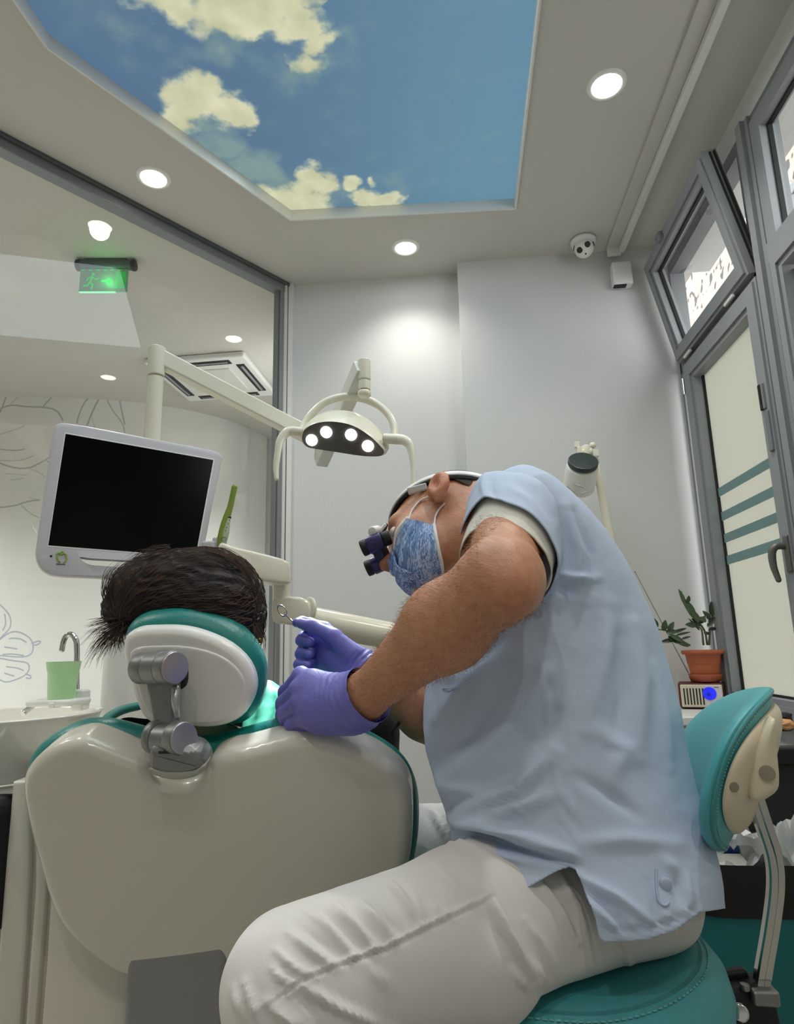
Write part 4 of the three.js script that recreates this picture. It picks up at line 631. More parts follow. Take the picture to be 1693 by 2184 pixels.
  const stems = [[[[1508, 1374], [1502, 1345], [1482, 1318], [1462, 1292], [1453, 1262]], [pz, pz + 0.01, pz + 0.02, pz + 0.02, pz + 0.02]], [[[1470, 1376], [1445, 1362], [1420, 1345], [1398, 1342]], [pz + 0.02, pz + 0.03, pz + 0.04, pz + 0.04]], [[[1500, 1374], [1494, 1340], [1478, 1334]], [pz + 0.01, pz + 0.02, pz + 0.03]], [[[1512, 1374], [1514, 1340], [1520, 1310], [1528, 1290]], [pz - 0.01, pz - 0.02, pz - 0.02, pz - 0.02]]];
  stems.forEach(s => stem(...s));
  // traced leaves: root, tip, width in px, depth offset
  for (const [r0, t0, w0, dz, k] of [[[1397, 1342], [1393, 1317], 15, 0.04, 0], [[1402, 1343], [1382, 1330], 9, 0.05, 2], [[1414, 1346], [1420, 1322], 12, 0.05, 0], [[1424, 1346], [1438, 1326], 11, 0.03, 1], [[1420, 1350], [1443, 1344], 12, 0.05, 0], [[1430, 1352], [1466, 1338], 7, 0.03, 2], [[1440, 1356], [1474, 1346], 5, 0.03, 2], [[1452, 1364], [1474, 1356], 5, 0.03, 2], [[1424, 1358], [1458, 1372], 14, 0.05, 0], [[1438, 1365], [1407, 1369], 9, 0.05, 2], [[1440, 1366], [1470, 1378], 13, 0.06, 0], [[1455, 1368], [1428, 1352], 10, 0.06, 1],
    [[1482, 1318], [1456, 1272], 16, 0.02, 1], [[1486, 1322], [1463, 1290], 15, 0.03, 1], [[1460, 1290], [1449, 1255], 9, 0.02, 1], [[1466, 1285], [1470, 1270], 8, 0.02, 2], [[1490, 1328], [1474, 1298], 14, 0.03, 1], [[1492, 1330], [1506, 1312], 10, 0.01, 0], [[1494, 1336], [1476, 1318], 9, 0.02, 2], [[1484, 1335], [1462, 1331], 12, 0.03, 0], [[1492, 1345], [1470, 1318], 6, 0.03, 2], [[1518, 1314], [1518, 1282], 13, -0.01, 0], [[1524, 1312], [1533, 1285], 9, -0.01, 0], [[1514, 1322], [1500, 1302], 12, 0, 0], [[1512, 1330], [1526, 1316], 12, 0, 2], [[1508, 1336], [1520, 1330], 10, 0.01, 0], [[1500, 1350], [1516, 1352], 7, 0, 2], [[1506, 1326], [1488, 1316], 12, 0.02, 1], [[1510, 1345], [1530, 1338], 8, -0.01, 2]]) {
    const zr = pz + dz, p = px(r0, zr), q = px(t0, zr + 0.005); leaf(p, q.clone().sub(p), q.distanceTo(p), w0 * 0.0019, V(rr(-0.3, 0.3), 0.35, 1), leafM[k]);
  }
}
{ // narrow counter under the near window with small things on it
  const y = 0.79, c = thing('counter', 'white counter edge under the window at the right edge', 'counter', V(0.957, 0, -1.30));
  part('counter_top', rbx(0.07, 0.05, 0.72, 0.02, 0, y - 0.025, 0), MAT.white, c); part('counter_panel', rbx(0.05, 0.72, 0.66, 0.02, 0.006, 0.37, 0), M('#c9c8c2'), c);
  const g = thing('glasses', 'black framed glasses lying on the white counter', 'glasses', V(0, 0, 0)); const z = -1.54;
  worldPart('frame', [tube([[1664, 1538], [1668, 1530], [1676, 1530], [1680, 1540], [1674, 1548], [1666, 1546], [1664, 1538]].map(p => atz(p[0], p[1], z)), 0.003, 30, 8), tube([[1660, 1532], [1672, 1525], [1688, 1524]].map(p => atz(p[0], p[1], z - 0.02)), 0.0025, 20, 8)], MAT.black, g);
  tag(mesh('case', rbx(0.05, 0.04, 0.03, 0.01, ...atz(1662, 1539, z - 0.03).toArray()), MAT.black), 'small black case behind the orange model on the counter', 'case');
  const m = atz(1672, 1545, z + 0.05), gg = new THREE.IcosahedronGeometry(1, 4), ps = gg.attributes.position; for (let i = 0; i < ps.count; i++) { const q = V(ps.getX(i), ps.getY(i), ps.getZ(i)), s = 1 + 0.25 * noise(q.x * 2, q.y * 2, q.z * 2); ps.setXYZ(i, q.x * s * 0.02, q.y * s * 0.011, q.z * s * 0.014); } gg.computeVertexNormals();
  tag(mesh('jaw_model', gg, M('#d29a62', { roughness: 0.6 })), 'small orange plaster model on the counter', 'model').position.copy(m);
}
{ // pedal bin with its lid up
  const bz = -1.62, ct = atz(1583, 1895, bz), t = thing('waste_bin', 'teal pedal bin with black liner and raised black lid', 'bin', V(ct.x, 0, bz));
  const W = 0.28, D = 0.24, top = ct.y;
  const sec = (w, d, r) => { const s = new THREE.Shape(); const a = w / 2, b = d / 2; s.moveTo(-a + r, -b); s.lineTo(a - r, -b); s.quadraticCurveTo(a, -b, a, -b + r); s.lineTo(a, b - r); s.quadraticCurveTo(a, b, a - r, b); s.lineTo(-a + r, b); s.quadraticCurveTo(-a, b, -a, b - r); s.lineTo(-a, -b + r); s.quadraticCurveTo(-a, -b, -a + r, -b); return s; };
  const wall = (w0, w1, d0, d1, y0, y1, n = 6, bulge = 0) => { const pts = sec(1, 1, 0.32).getSpacedPoints(72), pos = [], idx = []; for (let i = 0; i <= n; i++) for (const p of pts) { const k = i / n, b = 1 + bulge * Math.sin(Math.PI * k) + (bulge ? 0.012 * noise(p.x * 9, p.y * 9, k * 3) : 0); pos.push(p.x * (w0 + (w1 - w0) * k) * b, y0 + (y1 - y0) * k, p.y * (d0 + (d1 - d0) * k) * b); } const m = pts.length; for (let i = 0; i < n; i++) for (let j = 0; j < m - 1; j++) { const a = i * m + j; idx.push(a, a + m, a + 1, a + 1, a + m, a + m + 1); } const g = new THREE.BufferGeometry(); g.setAttribute('position', new THREE.Float32BufferAttribute(pos, 3)); g.setIndex(idx); g.computeVertexNormals(); return g; };
  part('bin_body', [wall(W * 0.88, W, D * 0.88, D, 0.02, top), bx(W * 0.8, 0.02, D * 0.8, 0, 0.03, 0)], M('#0d6f72', { roughness: 0.5 }), t);
  part('liner', [wall(W * 1.03, W * 1.07, D * 1.03, D * 1.07, top - 0.015, top + 0.085, 8, 0.03), wall(W * 1.06, W * 0.86, D * 1.06, D * 0.86, top + 0.085, top + 0.03, 4, 0.01)], M('#0b0b0c', { roughness: 0.42 }), t);
  const lp = P3([1655, 1738, bz - 0.15]).sub(t.position);
  part('lid', [rbx(W * 1.06, 0.27, 0.03, 0.05, lp.x, lp.y, lp.z)], MAT.darkGrey, t); part('lid_rim', [(() => { const o = sec(W * 1.12, 0.31, 0.09); o.holes.push(new THREE.Path(sec(W * 0.94, 0.25, 0.07).getPoints(8))); return new THREE.ExtrudeGeometry(o, { depth: 0.03, bevelEnabled: true, bevelSize: 0.006, bevelThickness: 0.006, bevelSegments: 3 }).translate(lp.x, lp.y, lp.z); })()], MAT.black, t);
  part('pedal', [rbx(0.10, 0.015, 0.06, 0.006, 0, 0.025, D * 0.55)], MAT.darkGrey, t);
  // litter in the bin
  const crumple = (w, h, d, s) => { const g = new THREE.PlaneGeometry(w, d, 24, 24).rotateX(-Math.PI / 2), p = g.attributes.position; for (let i = 0; i < p.count; i++) p.setY(i, h * (fbm(p.getX(i) * 16 + s, p.getZ(i) * 16, s, 4) * 1.6)); g.computeVertexNormals(); return g; };
  const film = M('#cfd2cf', { phys: true, roughness: 0.25, transmission: 0.45, thickness: 0 });
  const L1 = tag(mesh('plastic_bag', [crumple(0.24, 0.09, 0.20, 2), crumple(0.22, 0.10, 0.18, 7).translate(0.01, 0.02, 0)], film), 'crumpled clear plastic bag filling the bin top', 'plastic bag'); L1.position.set(ct.x, top + 0.07, bz);
  const L2 = tag(mesh('carton', rbx(0.035, 0.10, 0.02, 0.002), M('#d5d4d0', { roughness: 0.6 })), 'white printed carton strip leaning in the bin', 'carton'); L2.position.copy(atz(1598, 1826, bz + 0.03)); L2.rotation.set(0.1, 0.2, 0.28);
  const L3 = tag(mesh('blue_wrapper', crumple(0.07, 0.05, 0.09, 4), M('#23508c', { roughness: 0.5 })), 'blue wrapper between carton and plastic in the bin', 'wrapper'); L3.position.copy(atz(1572, 1825, bz + 0.03)); L3.rotation.x = 1.0;
  const L4 = tag(mesh('paper_tray', rbx(0.11, 0.008, 0.05, 0.003), M('#e8e6e0')), 'white paper tray lying across the bin litter', 'tray'); L4.position.copy(atz(1545, 1842, bz + 0.07)); L4.rotation.set(0.5, 0.2, -0.2);
}
// ---------------------------------------------------------------- operator stool
{
  const seatC = V(0.115, 0, -0.985), s = thing('stool', 'wheeled operator stool with teal seat, curved backrest and chrome bar', 'stool', seatC);
  const y = 0.612, R = 0.205;
  const round = (prof, n = 96) => { const g = lathe(prof, n), p = g.attributes.position; for (let i = 0; i < p.count; i++) { const x = p.getX(i), z = p.getZ(i), r = Math.hypot(x, z) / R; p.setY(i, p.getY(i) + (x > 0 ? 0.016 : -0.01) * r * r * sstep(0, 1, Math.abs(x) / R)); } g.computeVertexNormals(); return g; };
  part('seat', round([[0, y - 0.005], [0.10, y - 0.003], [0.158, y - 0.004], [0.172, y - 0.006], [0.1745, y - 0.009], [0.177, y - 0.008], [0.19, y - 0.017], [0.203, y - 0.035], [0.209, y - 0.06], [0.206, y - 0.085], [0.193, y - 0.105], [0.16, y - 0.115], [0, y - 0.115]]), TEAL2, s);
  const st = []; for (let i = 0; i < 150; i++) { const a = i / 150 * 2 * Math.PI, r = 0.1835, x = Math.cos(a) * r, z = Math.sin(a) * r, k = r / R; st.push(new THREE.CapsuleGeometry(0.0011, 0.0035, 3, 6).rotateZ(Math.PI / 2).rotateY(-a + Math.PI / 2).translate(x, y - 0.0105 + (x > 0 ? 0.016 : -0.01) * k * k * sstep(0, 1, Math.abs(x) / R), z)); }
  part('stitching', st, M('#6fb6b8', { roughness: 0.6 }), s).userData.kind = 'stuff';
  part('column', [rod(V(0, 0.12, 0), V(0, y - 0.1, 0), 0.03, 0.025)], MAT.chrome, s);
  for (let i = 0; i < 5; i++) { const a = i * 2 * Math.PI / 5 + 0.3, d = V(Math.cos(a), 0, Math.sin(a)); part('base_leg', [bar(V(0, 0.10, 0), d.clone().multiplyScalar(0.27).add(V(0, 0.075, 0)), 0.045, 0.03, 0.008)], MAT.black, s); part('castor', [bevelRod(d.clone().multiplyScalar(0.27).add(V(-d.z * 0.02, 0.03, d.x * 0.02)), d.clone().multiplyScalar(0.27).add(V(d.z * 0.02, 0.03, -d.x * 0.02)), 0.03, 0.006)], MAT.black, s); }
  worldPart('mechanism', [bar(P3([1470, 2185, -0.99]), P3([1640, 2128, -1.03]), 0.03, 0.06, 0.006), bar(P3([1500, 2120, -1.03]), P3([1600, 2105, -1.03]), 0.016, 0.05, 0.005)], MAT.black, s); part('mechanism', [rbx(0.30, 0.035, 0.16, 0.008, 0.07, y - 0.135, -0.02), rbx(0.10, 0.03, 0.07, 0.006, 0.24, y - 0.15, -0.03)], MAT.black, s);
  part('bolt', [bevelRod(P3([1578, 2160, -0.975]).sub(seatC), P3([1578, 2160, -0.965]).sub(seatC), 0.0105, 0.002)], MAT.chrome, s);
  const zb = -1.02, bp = [[1604, 1690, -0.875], [1622, 1745, -0.90], [1648, 1830, -0.94], [1652, 1890, -0.965], [1643, 1970, -0.99], [1628, 2060, -1.01], [1618, 2125, -1.02]];
  const rib = (dx, w, d) => { const c = curve(bp.map(p => atz(p[0] + dx, p[1], p[2]))), n = 60, pos = [], idx = []; for (let i = 0; i <= n; i++) { const p = c.getPointAt(i / n), tg = c.getTangentAt(i / n), nx = V(tg.y, -tg.x, 0).normalize(); for (const [a, b] of [[-0.7, 1], [0.7, 1], [1, 0.6], [1, -0.6], [0.7, -1], [-0.7, -1], [-1, -0.6], [-1, 0.6]]) { const q = p.clone().addScaledVector(nx, a * w).add(V(0, 0, b * d)); pos.push(q.x, q.y, q.z); } if (i) for (let k = 0; k < 8; k++) { const a = (i - 1) * 8 + k, b = (i - 1) * 8 + (k + 1) % 8; idx.push(a, b, a + 8, b, b + 8, a + 8); } } const g = new THREE.BufferGeometry(); g.setAttribute('position', new THREE.Float32BufferAttribute(pos, 3)); g.setIndex(idx); return smoothN(g.toNonIndexed().computeVertexNormals() ?? g, 0.7); };
  const mk = (dx, w, d) => { const g = rib(dx, w, d); g.computeVertexNormals(); return g; };
  worldPart('back_bar', [mk(-6, 0.0055, 0.008), mk(9, 0.0055, 0.008), mk(1, 0.006, 0.0045)], MAT.chrome, s);
  worldPart('bar_socket', [rbx(0.035, 0.02, 0.05, 0.005, ...atz(1618, 2112, zb).toArray()), bevelRod(atz(1588, 2098, zb + 0.02), atz(1588, 2112, zb + 0.02), 0.006, 0.001)], MAT.steel, s);
  // curved backrest
  const A = V(0.105, 0.0, -1.04), RB = 0.28, phi0 = 0.189, yc = 0.83, PH = 0.69, HH = 0.102;   // cylinder axis, radius, centre angle (from +x toward +z), half angle, half height
  const place = (a, b, out) => { const f = phi0 + a * PH, r = RB + out; return V(A.x + Math.cos(f) * r + 0.427 * b * HH, yc + b * HH + 0.014 * a, A.z + Math.sin(f) * r); };
  const pillow = (sx, sy, tOut, tIn, off, n = 48, m = 96, ex = 2.5) => { const pos = [], idx = []; const ringAt = (rho, th, side) => { const c = Math.cos(th), q = Math.sin(th), k = Math.pow(Math.pow(Math.abs(c), ex) + Math.pow(Math.abs(q), ex), -1 / ex); const t = Math.pow(Math.max(0, 1 - Math.pow(rho, 3.2)), 0.5); return place(c * k * rho * sx, q * k * rho * sy, off + (side > 0 ? tOut : -tIn) * t); };
    const rows = []; for (let i = 0; i <= n; i++) { const w = i / n * Math.PI, rho = Math.sin(w); rows.push([Math.max(rho, 1e-4), w < Math.PI / 2 ? 1 : -1]); }
    rows.forEach(([rho, side], i) => { for (let j = 0; j < m; j++) { const p = ringAt(rho, j / m * 2 * Math.PI, side); pos.push(p.x, p.y, p.z); if (i) { const a = (i - 1) * m + j, b = (i - 1) * m + (j + 1) % m; idx.push(a, b, a + m, b, b + m, a + m); } } });
    const g = new THREE.BufferGeometry(); g.setAttribute('position', new THREE.Float32BufferAttribute(pos, 3)); g.setIndex(idx); g.computeVertexNormals(); return [g, ringAt]; };
  const [padG, padAt] = pillow(1, 1, 0.013, 0.034, 0);
  worldPart('backrest_pad', padG, TEAL2, s);
  const stc = []; for (let i = 0; i < 170; i++) { const p = padAt(0.93, i / 170 * 2 * Math.PI, 1), q = padAt(0.93, (i + 0.55) / 170 * 2 * Math.PI, 1); stc.push(rod(p, q, 0.0012, 0.0012, 5)); }
  worldPart('stitching', stc, M('#7dbcbf', { roughness: 0.6 }), s).userData.kind = 'stuff';
  worldPart('piping', [new THREE.TubeGeometry(new THREE.CatmullRomCurve3(Array.from({ length: 90 }, (_, i) => padAt(0.965, i / 90 * 2 * Math.PI, 1)), true), 200, 0.003, 8, true)], TEAL2, s);
  const creamB = M('#ddd0b6', { roughness: 0.48 });
  const [shG] = pillow(0.93, 0.80, 0.022, 0.008, 0.010, 48, 96, 2.3);
  worldPart('backrest_shell', shG, creamB, s, 'cream plastic back shell');
  { const pp = shG.attributes.position, c = V(0, 0, 0); let best = 1e9, o = null; for (let i = 0; i < pp.count; i++) { c.fromBufferAttribute(pp, i); const [x, y2] = pixelOf(c), d = Math.hypot(x - 1566, y2 - 1680) - 60 * c.z; if (d < best) { best = d; o = c.clone(); } } worldPart('bolt_hole', bevelRod(o.clone().add(V(0, 0, -0.004)), o.clone().add(V(0.0005, 0, 0.0012)), 0.0055, 0.0005), M('#8d8371', { roughness: 0.7 }), s); }
  const P = chairPlane(1630, 1640, -0.828, 0.0, -0.30);
  worldPart('boss', softPlate(P, [[1654, 1534], [1659, 1600], [1664, 1676], [1658, 1691], [1640, 1705], [1620, 1715], [1604, 1710], [1596, 1692], [1600, 1650], [1616, 1595], [1638, 1548]], 0, 0.055, 0.011, 0.0025), creamB, s);
  for (const [x, y2, r] of [[1639, 1647, 0.0095]]) worldPart('bolt_hole', bevelRod(P.at(x - 3, y2 + 2, 0.006), P.at(x - 3, y2 + 2, -0.0022), r * 0.9, 0.0003), M('#8d8371', { roughness: 0.7 }), s);
}

// ---------------------------------------------------------------- the dentist
const skinTex = dataTex(512, 512, (u, v) => { const n = fbm(u * 24, v * 24, 1, 4), f = fbm(u * 120, v * 120, 5, 3); return [0.80 + 0.08 * n + 0.06 * f, 0.605 + 0.09 * n + 0.05 * f, 0.485 + 0.09 * n + 0.05 * f]; }, true);
const skinT = rep(skinTex, 4, 4); skinT.colorSpace = THREE.SRGBColorSpace;
const SKIN = M('#f4e6de', { roughness: 0.5, map: skinT, ...bump(grain, 0.0006, 14, 14) });
const SCRUB = M('#bccbe2', { roughness: 0.85, ...bump(weave, 0.00025, 22, 22) });
const TSHIRT = M('#e9e6da', { roughness: 0.9, ...bump(weave, 0.0003, 26, 26) });
const PANTS = M('#dedad6', { roughness: 0.8, ...bump(weave, 0.00025, 24, 24) });
const GLOVE = M('#716fc0', { phys: true, roughness: 0.48, sheen: 0.2, ...bump(grain, 0.0004, 16, 16) });
const dentist = thing('person', 'masked dentist in light blue scrub top and white trousers, bending over the patient', 'person', V(0.115, 0, -0.985));
const K = { shoulderL: P3([1090, 1120, -1.03]), elbowL: P3([1066, 1236, -0.785]), wristL: P3([772, 1490, -0.945]), wristR: P3([792, 1445, -1.13]), elbowR: P3([975, 1565, -1.22]), shoulderR: P3([1090, 1130, -1.30]), neck: P3([1040, 1105, -1.12]) };
// head frame: x forward, y up, z to the dentist's left (the viewer)
const headC = P3([954, 1127, -1.09]), hF = V(-0.935, -0.355, 0.0), hU0 = V(-0.355, 0.935, 0), hRoll = 0.84;
const hU = hU0.clone().multiplyScalar(Math.cos(hRoll)).addScaledVector(V(0, 0, 1), -Math.sin(hRoll)), hL = hF.clone().cross(hU).normalize();
const headM = new THREE.Matrix4().makeBasis(hF, hU, hL).setPosition(headC), headI = headM.clone().invert();
const hw = (x, y, z) => V(x, y, z).applyMatrix4(headM);
const neckL = K.neck.clone().applyMatrix4(headI);
function headField(neckEnd) {
  const a = [ellF([-0.008, 0.028, 0], [0.098, 0.088, 0.074]), ellF([0.040, -0.028, 0], [0.056, 0.082, 0.060]), ellF([0.048, -0.082, 0], [0.044, 0.034, 0.045]), ellF([0.078, 0.020, 0], [0.018, 0.016, 0.050]), ellF([0.055, -0.03, 0.036], [0.032, 0.026, 0.026]), ellF([0.055, -0.03, -0.036], [0.032, 0.026, 0.026])];
  const nose = capF(V(0.094, 0.010, 0), V(0.120, -0.030, 0), 0.008, 0.0115), nl = ellF([0.106, -0.034, 0.011], [0.013, 0.009, 0.008]), nr = ellF([0.106, -0.034, -0.011], [0.013, 0.009, 0.008]);
  const neck = capF(V(-0.028, -0.07, 0), neckEnd, 0.056, 0.062), eyeL = ellF([0.101, -0.001, 0.032], [0.016, 0.012, 0.016]), eyeR = ellF([0.101, -0.001, -0.032], [0.016, 0.012, 0.016]);
  const ear = s => { const m = new THREE.Matrix4().makeRotationFromEuler(new THREE.Euler(0, s * 0.42, 0.18)).setPosition(-0.012, -0.002, s * 0.083), lobe = ellF([-0.004, -0.025, s * 0.076], [0.010, 0.012, 0.006]); const o = within(ellF([0, 0.004, 0], [0.022, 0.032, 0.011]), m), i = within(ellF([0.003, 0.006, s * 0.011], [0.0135, 0.022, 0.011]), m), tr = within(ellF([0.010, -0.006, s * 0.003], [0.005, 0.008, 0.004]), m), ridge = within(ellF([-0.006, 0.006, s * 0.002], [0.004, 0.016, 0.005]), m); return (x, y, z) => smin(smin(smin(smax(o(x, y, z), -i(x, y, z), 0.004), tr(x, y, z), 0.004), lobe(x, y, z), 0.008), ridge(x, y, z), 0.003); };
  const e1 = ear(1), e2 = ear(-1), lid1 = ellF([0.090, 0.0, 0.032], [0.014, 0.012, 0.016]), lid2 = ellF([0.090, 0.0, -0.032], [0.014, 0.012, 0.016]);
  return (x, y, z) => { let d = 1e3; for (const f of a) d = smin(d, f(x, y, z), 0.022); d = smin(d, nose(x, y, z), 0.016); d = smin(d, nl(x, y, z), 0.008); d = smin(d, nr(x, y, z), 0.008); d = smax(d, -eyeL(x, y, z), 0.012); d = smax(d, -eyeR(x, y, z), 0.012); d = smin(d, neck(x, y, z), 0.03); d = smin(d, e1(x, y, z), 0.006); return smin(d, e2(x, y, z), 0.006); };
}
const headLocal = headField(neckL);
const headF = within(headLocal, headM);
const armL = blend([capF(K.shoulderL, K.elbowL.clone().lerp(K.shoulderL, 0.08), 0.058, 0.044), capF(K.elbowL, K.elbowL.clone().lerp(K.wristL, 0.35), 0.044, 0.052), capF(K.elbowL.clone().lerp(K.wristL, 0.35), K.wristL, 0.052, 0.028), capF(P3([1092, 1262, -0.758]), P3([1084, 1246, -0.80]), 0.026, 0.036), capF(K.wristL, P3([735, 1495, -0.965]), 0.027, 0.025)], 0.03);
const armR = blend([capF(K.shoulderR, K.elbowR, 0.056, 0.043), capF(K.elbowR, K.elbowR.clone().lerp(K.wristR, 0.4), 0.041, 0.043), capF(K.elbowR.clone().lerp(K.wristR, 0.4), K.wristR, 0.043, 0.029), capF(K.wristR, P3([760, 1425, -1.14]), 0.030, 0.028)], 0.03);
const trunk = blend([capF(K.neck, P3([1120, 1200, -1.14]), 0.062, 0.10), capF(K.shoulderL, K.shoulderR, 0.055, 0.055), capF(P3([1120, 1200, -1.13]), P3([1200, 1650, -1.03]), 0.105, 0.13), capF(P3([1200, 1650, -1.03]), P3([1300, 1860, -1.0]), 0.12, 0.10)], 0.06);
const bodyF = (x, y, z) => { let d = smin(trunk(x, y, z), headF(x, y, z), 0.03); d = smin(d, armL(x, y, z), 0.03); return smin(d, armR(x, y, z), 0.02); };
const bodyPts = [K.elbowL, K.wristL, K.wristR, K.elbowR, K.shoulderR, hw(0.13, 0, 0), hw(0, 0.12, 0), hw(0, 0, 0.1), P3([735, 1495, -0.965]), P3([1340, 1900, -1.0]), P3([1200, 1650, -0.9])];
const bb = box3(bodyPts, 0.075);
const headBox = box3([hw(-0.115, -0.1, -0.1), hw(0.14, 0.13, 0.1), hw(0.14, -0.13, 0.1), hw(-0.11, 0.13, -0.1), hw(0.1, 0.1, -0.1), hw(-0.1, -0.12, 0.1), hw(0.13, -0.12, -0.1), hw(-0.1, 0.12, 0.1)], 0.01);
let bodyG;
{ // the head with a finer grid than the body, both cut at one plane through the neck and welded into one surface
  const nkA = hw(-0.05, -0.09, 0), nd = K.neck.clone().sub(nkA).normalize(), pl = p => p.clone().sub(nkA).dot(nd);
  const coarse = surface(bodyF, bb.min, bb.max, 0.0068), fine = surface(bodyF, headBox.min, headBox.max, 0.0030);
  const side = (g, s, lim) => { const p = g.attributes.position, v = V(0, 0, 0), out = new Float32Array(p.count); for (let i = 0; i < p.count; i++) { v.fromBufferAttribute(p, i); const l = v.clone().applyMatrix4(headI), inHead = headBox.containsPoint(v) ? 1 : -1, hd = headF(v.x, v.y, v.z), lone = Math.min(armL(v.x, v.y, v.z), armR(v.x, v.y, v.z)); const head = Math.min(-pl(v), 0.02 - hd, 0.2 - l.length()); out[i] = s * head + (Math.abs(head) < 1e-7 ? 1e-6 : 0); } return out; };
  const A = clipMesh(coarse, side(coarse, -1)), B = clipMesh(fine, side(fine, 1));
  bodyG = mergeVertices(join([A, B]), 1e-4); bodyG.computeVertexNormals(); planarUV(bodyG, 1);
}
{ const p = bodyG.attributes.position, col = new Float32Array(p.count * 3), v = V(0, 0, 0); for (let i = 0; i < p.count; i++) { v.fromBufferAttribute(p, i); const l = v.clone().applyMatrix4(headI); let c = [1, 1, 1]; const mixc = (t, k) => { c = c.map((x, e) => x + (t[e] - x) * k); }; if (l.length() < 0.17) { mixc([1.0, 0.66, 0.58], 0.8 * sstep(0.036, 0.02, Math.hypot(l.x + 0.012, l.y + 0.002)) * sstep(0.068, 0.078, Math.abs(l.z))); mixc([0.98, 0.70, 0.64], 0.6 * sstep(0.03, 0.012, l.distanceTo(V(0.122, -0.03, 0)))); mixc([0.66, 0.60, 0.57], 0.75 * sstep(-0.02, -0.055, l.y) * sstep(-0.03, 0.02, l.x) * (0.75 + 0.5 * noise(l.x * 90, l.y * 90, l.z * 90))); mixc([0.62, 0.55, 0.5], 0.6 * sstep(0.03, 0.045, l.y) * sstep(0.09, 0.06, l.x)); } const e = v.distanceTo(P3([1088, 1258, -0.75])); mixc([1.0, 0.80, 0.74], 0.55 * sstep(0.05, 0.012, e)); const f = fbm(v.x * 30, v.y * 30, v.z * 30, 3); mixc([0.86, 0.78, 0.72], clamp(0.3 + 1.1 * f) * 0.6); col.set(c, 3 * i); } bodyG.setAttribute('color', new THREE.BufferAttribute(col, 3)); SKIN.vertexColors = true; }
worldPart('body', bodyG, SKIN, dentist, 'tanned skin of head, neck and bare arms');
for (const s of [1, -1]) { const e = worldPart('eye', [new THREE.SphereGeometry(0.0115, 24, 18).applyMatrix4(new THREE.Matrix4().makeTranslation(0.083, -0.001, s * 0.032)).applyMatrix4(headM)], M('#e8e4de', { roughness: 0.2 }), dentist); worldPart('iris', [new THREE.SphereGeometry(0.0056, 18, 12).applyMatrix4(new THREE.Matrix4().makeTranslation(0.0897, -0.0015, s * 0.032)).applyMatrix4(headM)], M('#3a2a1e', { roughness: 0.15 }), e); }
// ray from the eye to the head, in head coordinates: used to read off where straps and mask edges run
const headHit = (px, py, off = 0) => { const d = rayOf(px, py).normalize(); let t = 0.8; for (let i = 0; i < 120; i++) { const p = along(d, t), h = headF(p.x, p.y, p.z) - off; if (h < 0.0002) break; t += Math.min(h * 0.8, 0.02); if (t > 1.6) return null; } return along(d, t).applyMatrix4(headI); };
const onHead = (x, y, z, off) => { const c = V(0.02, -0.01, 0), d = V(x, y, z).sub(c).normalize(); let t = 0.22; for (let i = 0; i < 80; i++) { const p = c.clone().addScaledVector(d, t), h = headLocal(p.x, p.y, p.z) - off; if (Math.abs(h) < 0.0002) break; t -= clamp(h * 0.7, -0.02, 0.02); } return c.clone().addScaledVector(d, t); };
const skullBand = (() => { const f = blend([ellF([-0.008, 0.028, 0], [0.098, 0.088, 0.074]), ellF([0.040, -0.028, 0], [0.056, 0.082, 0.060])], 0.022); return (phi, y, off) => { const c = V(0, y, 0), d = V(Math.cos(phi), 0, Math.sin(phi)); let t = 0.2; for (let i = 0; i < 80; i++) { const p = c.clone().addScaledVector(d, t), h = f(p.x, p.y, p.z) - off; if (Math.abs(h) < 0.0002) break; t -= clamp(h * 0.7, -0.02, 0.02); } return c.addScaledVector(d, t); }; })();
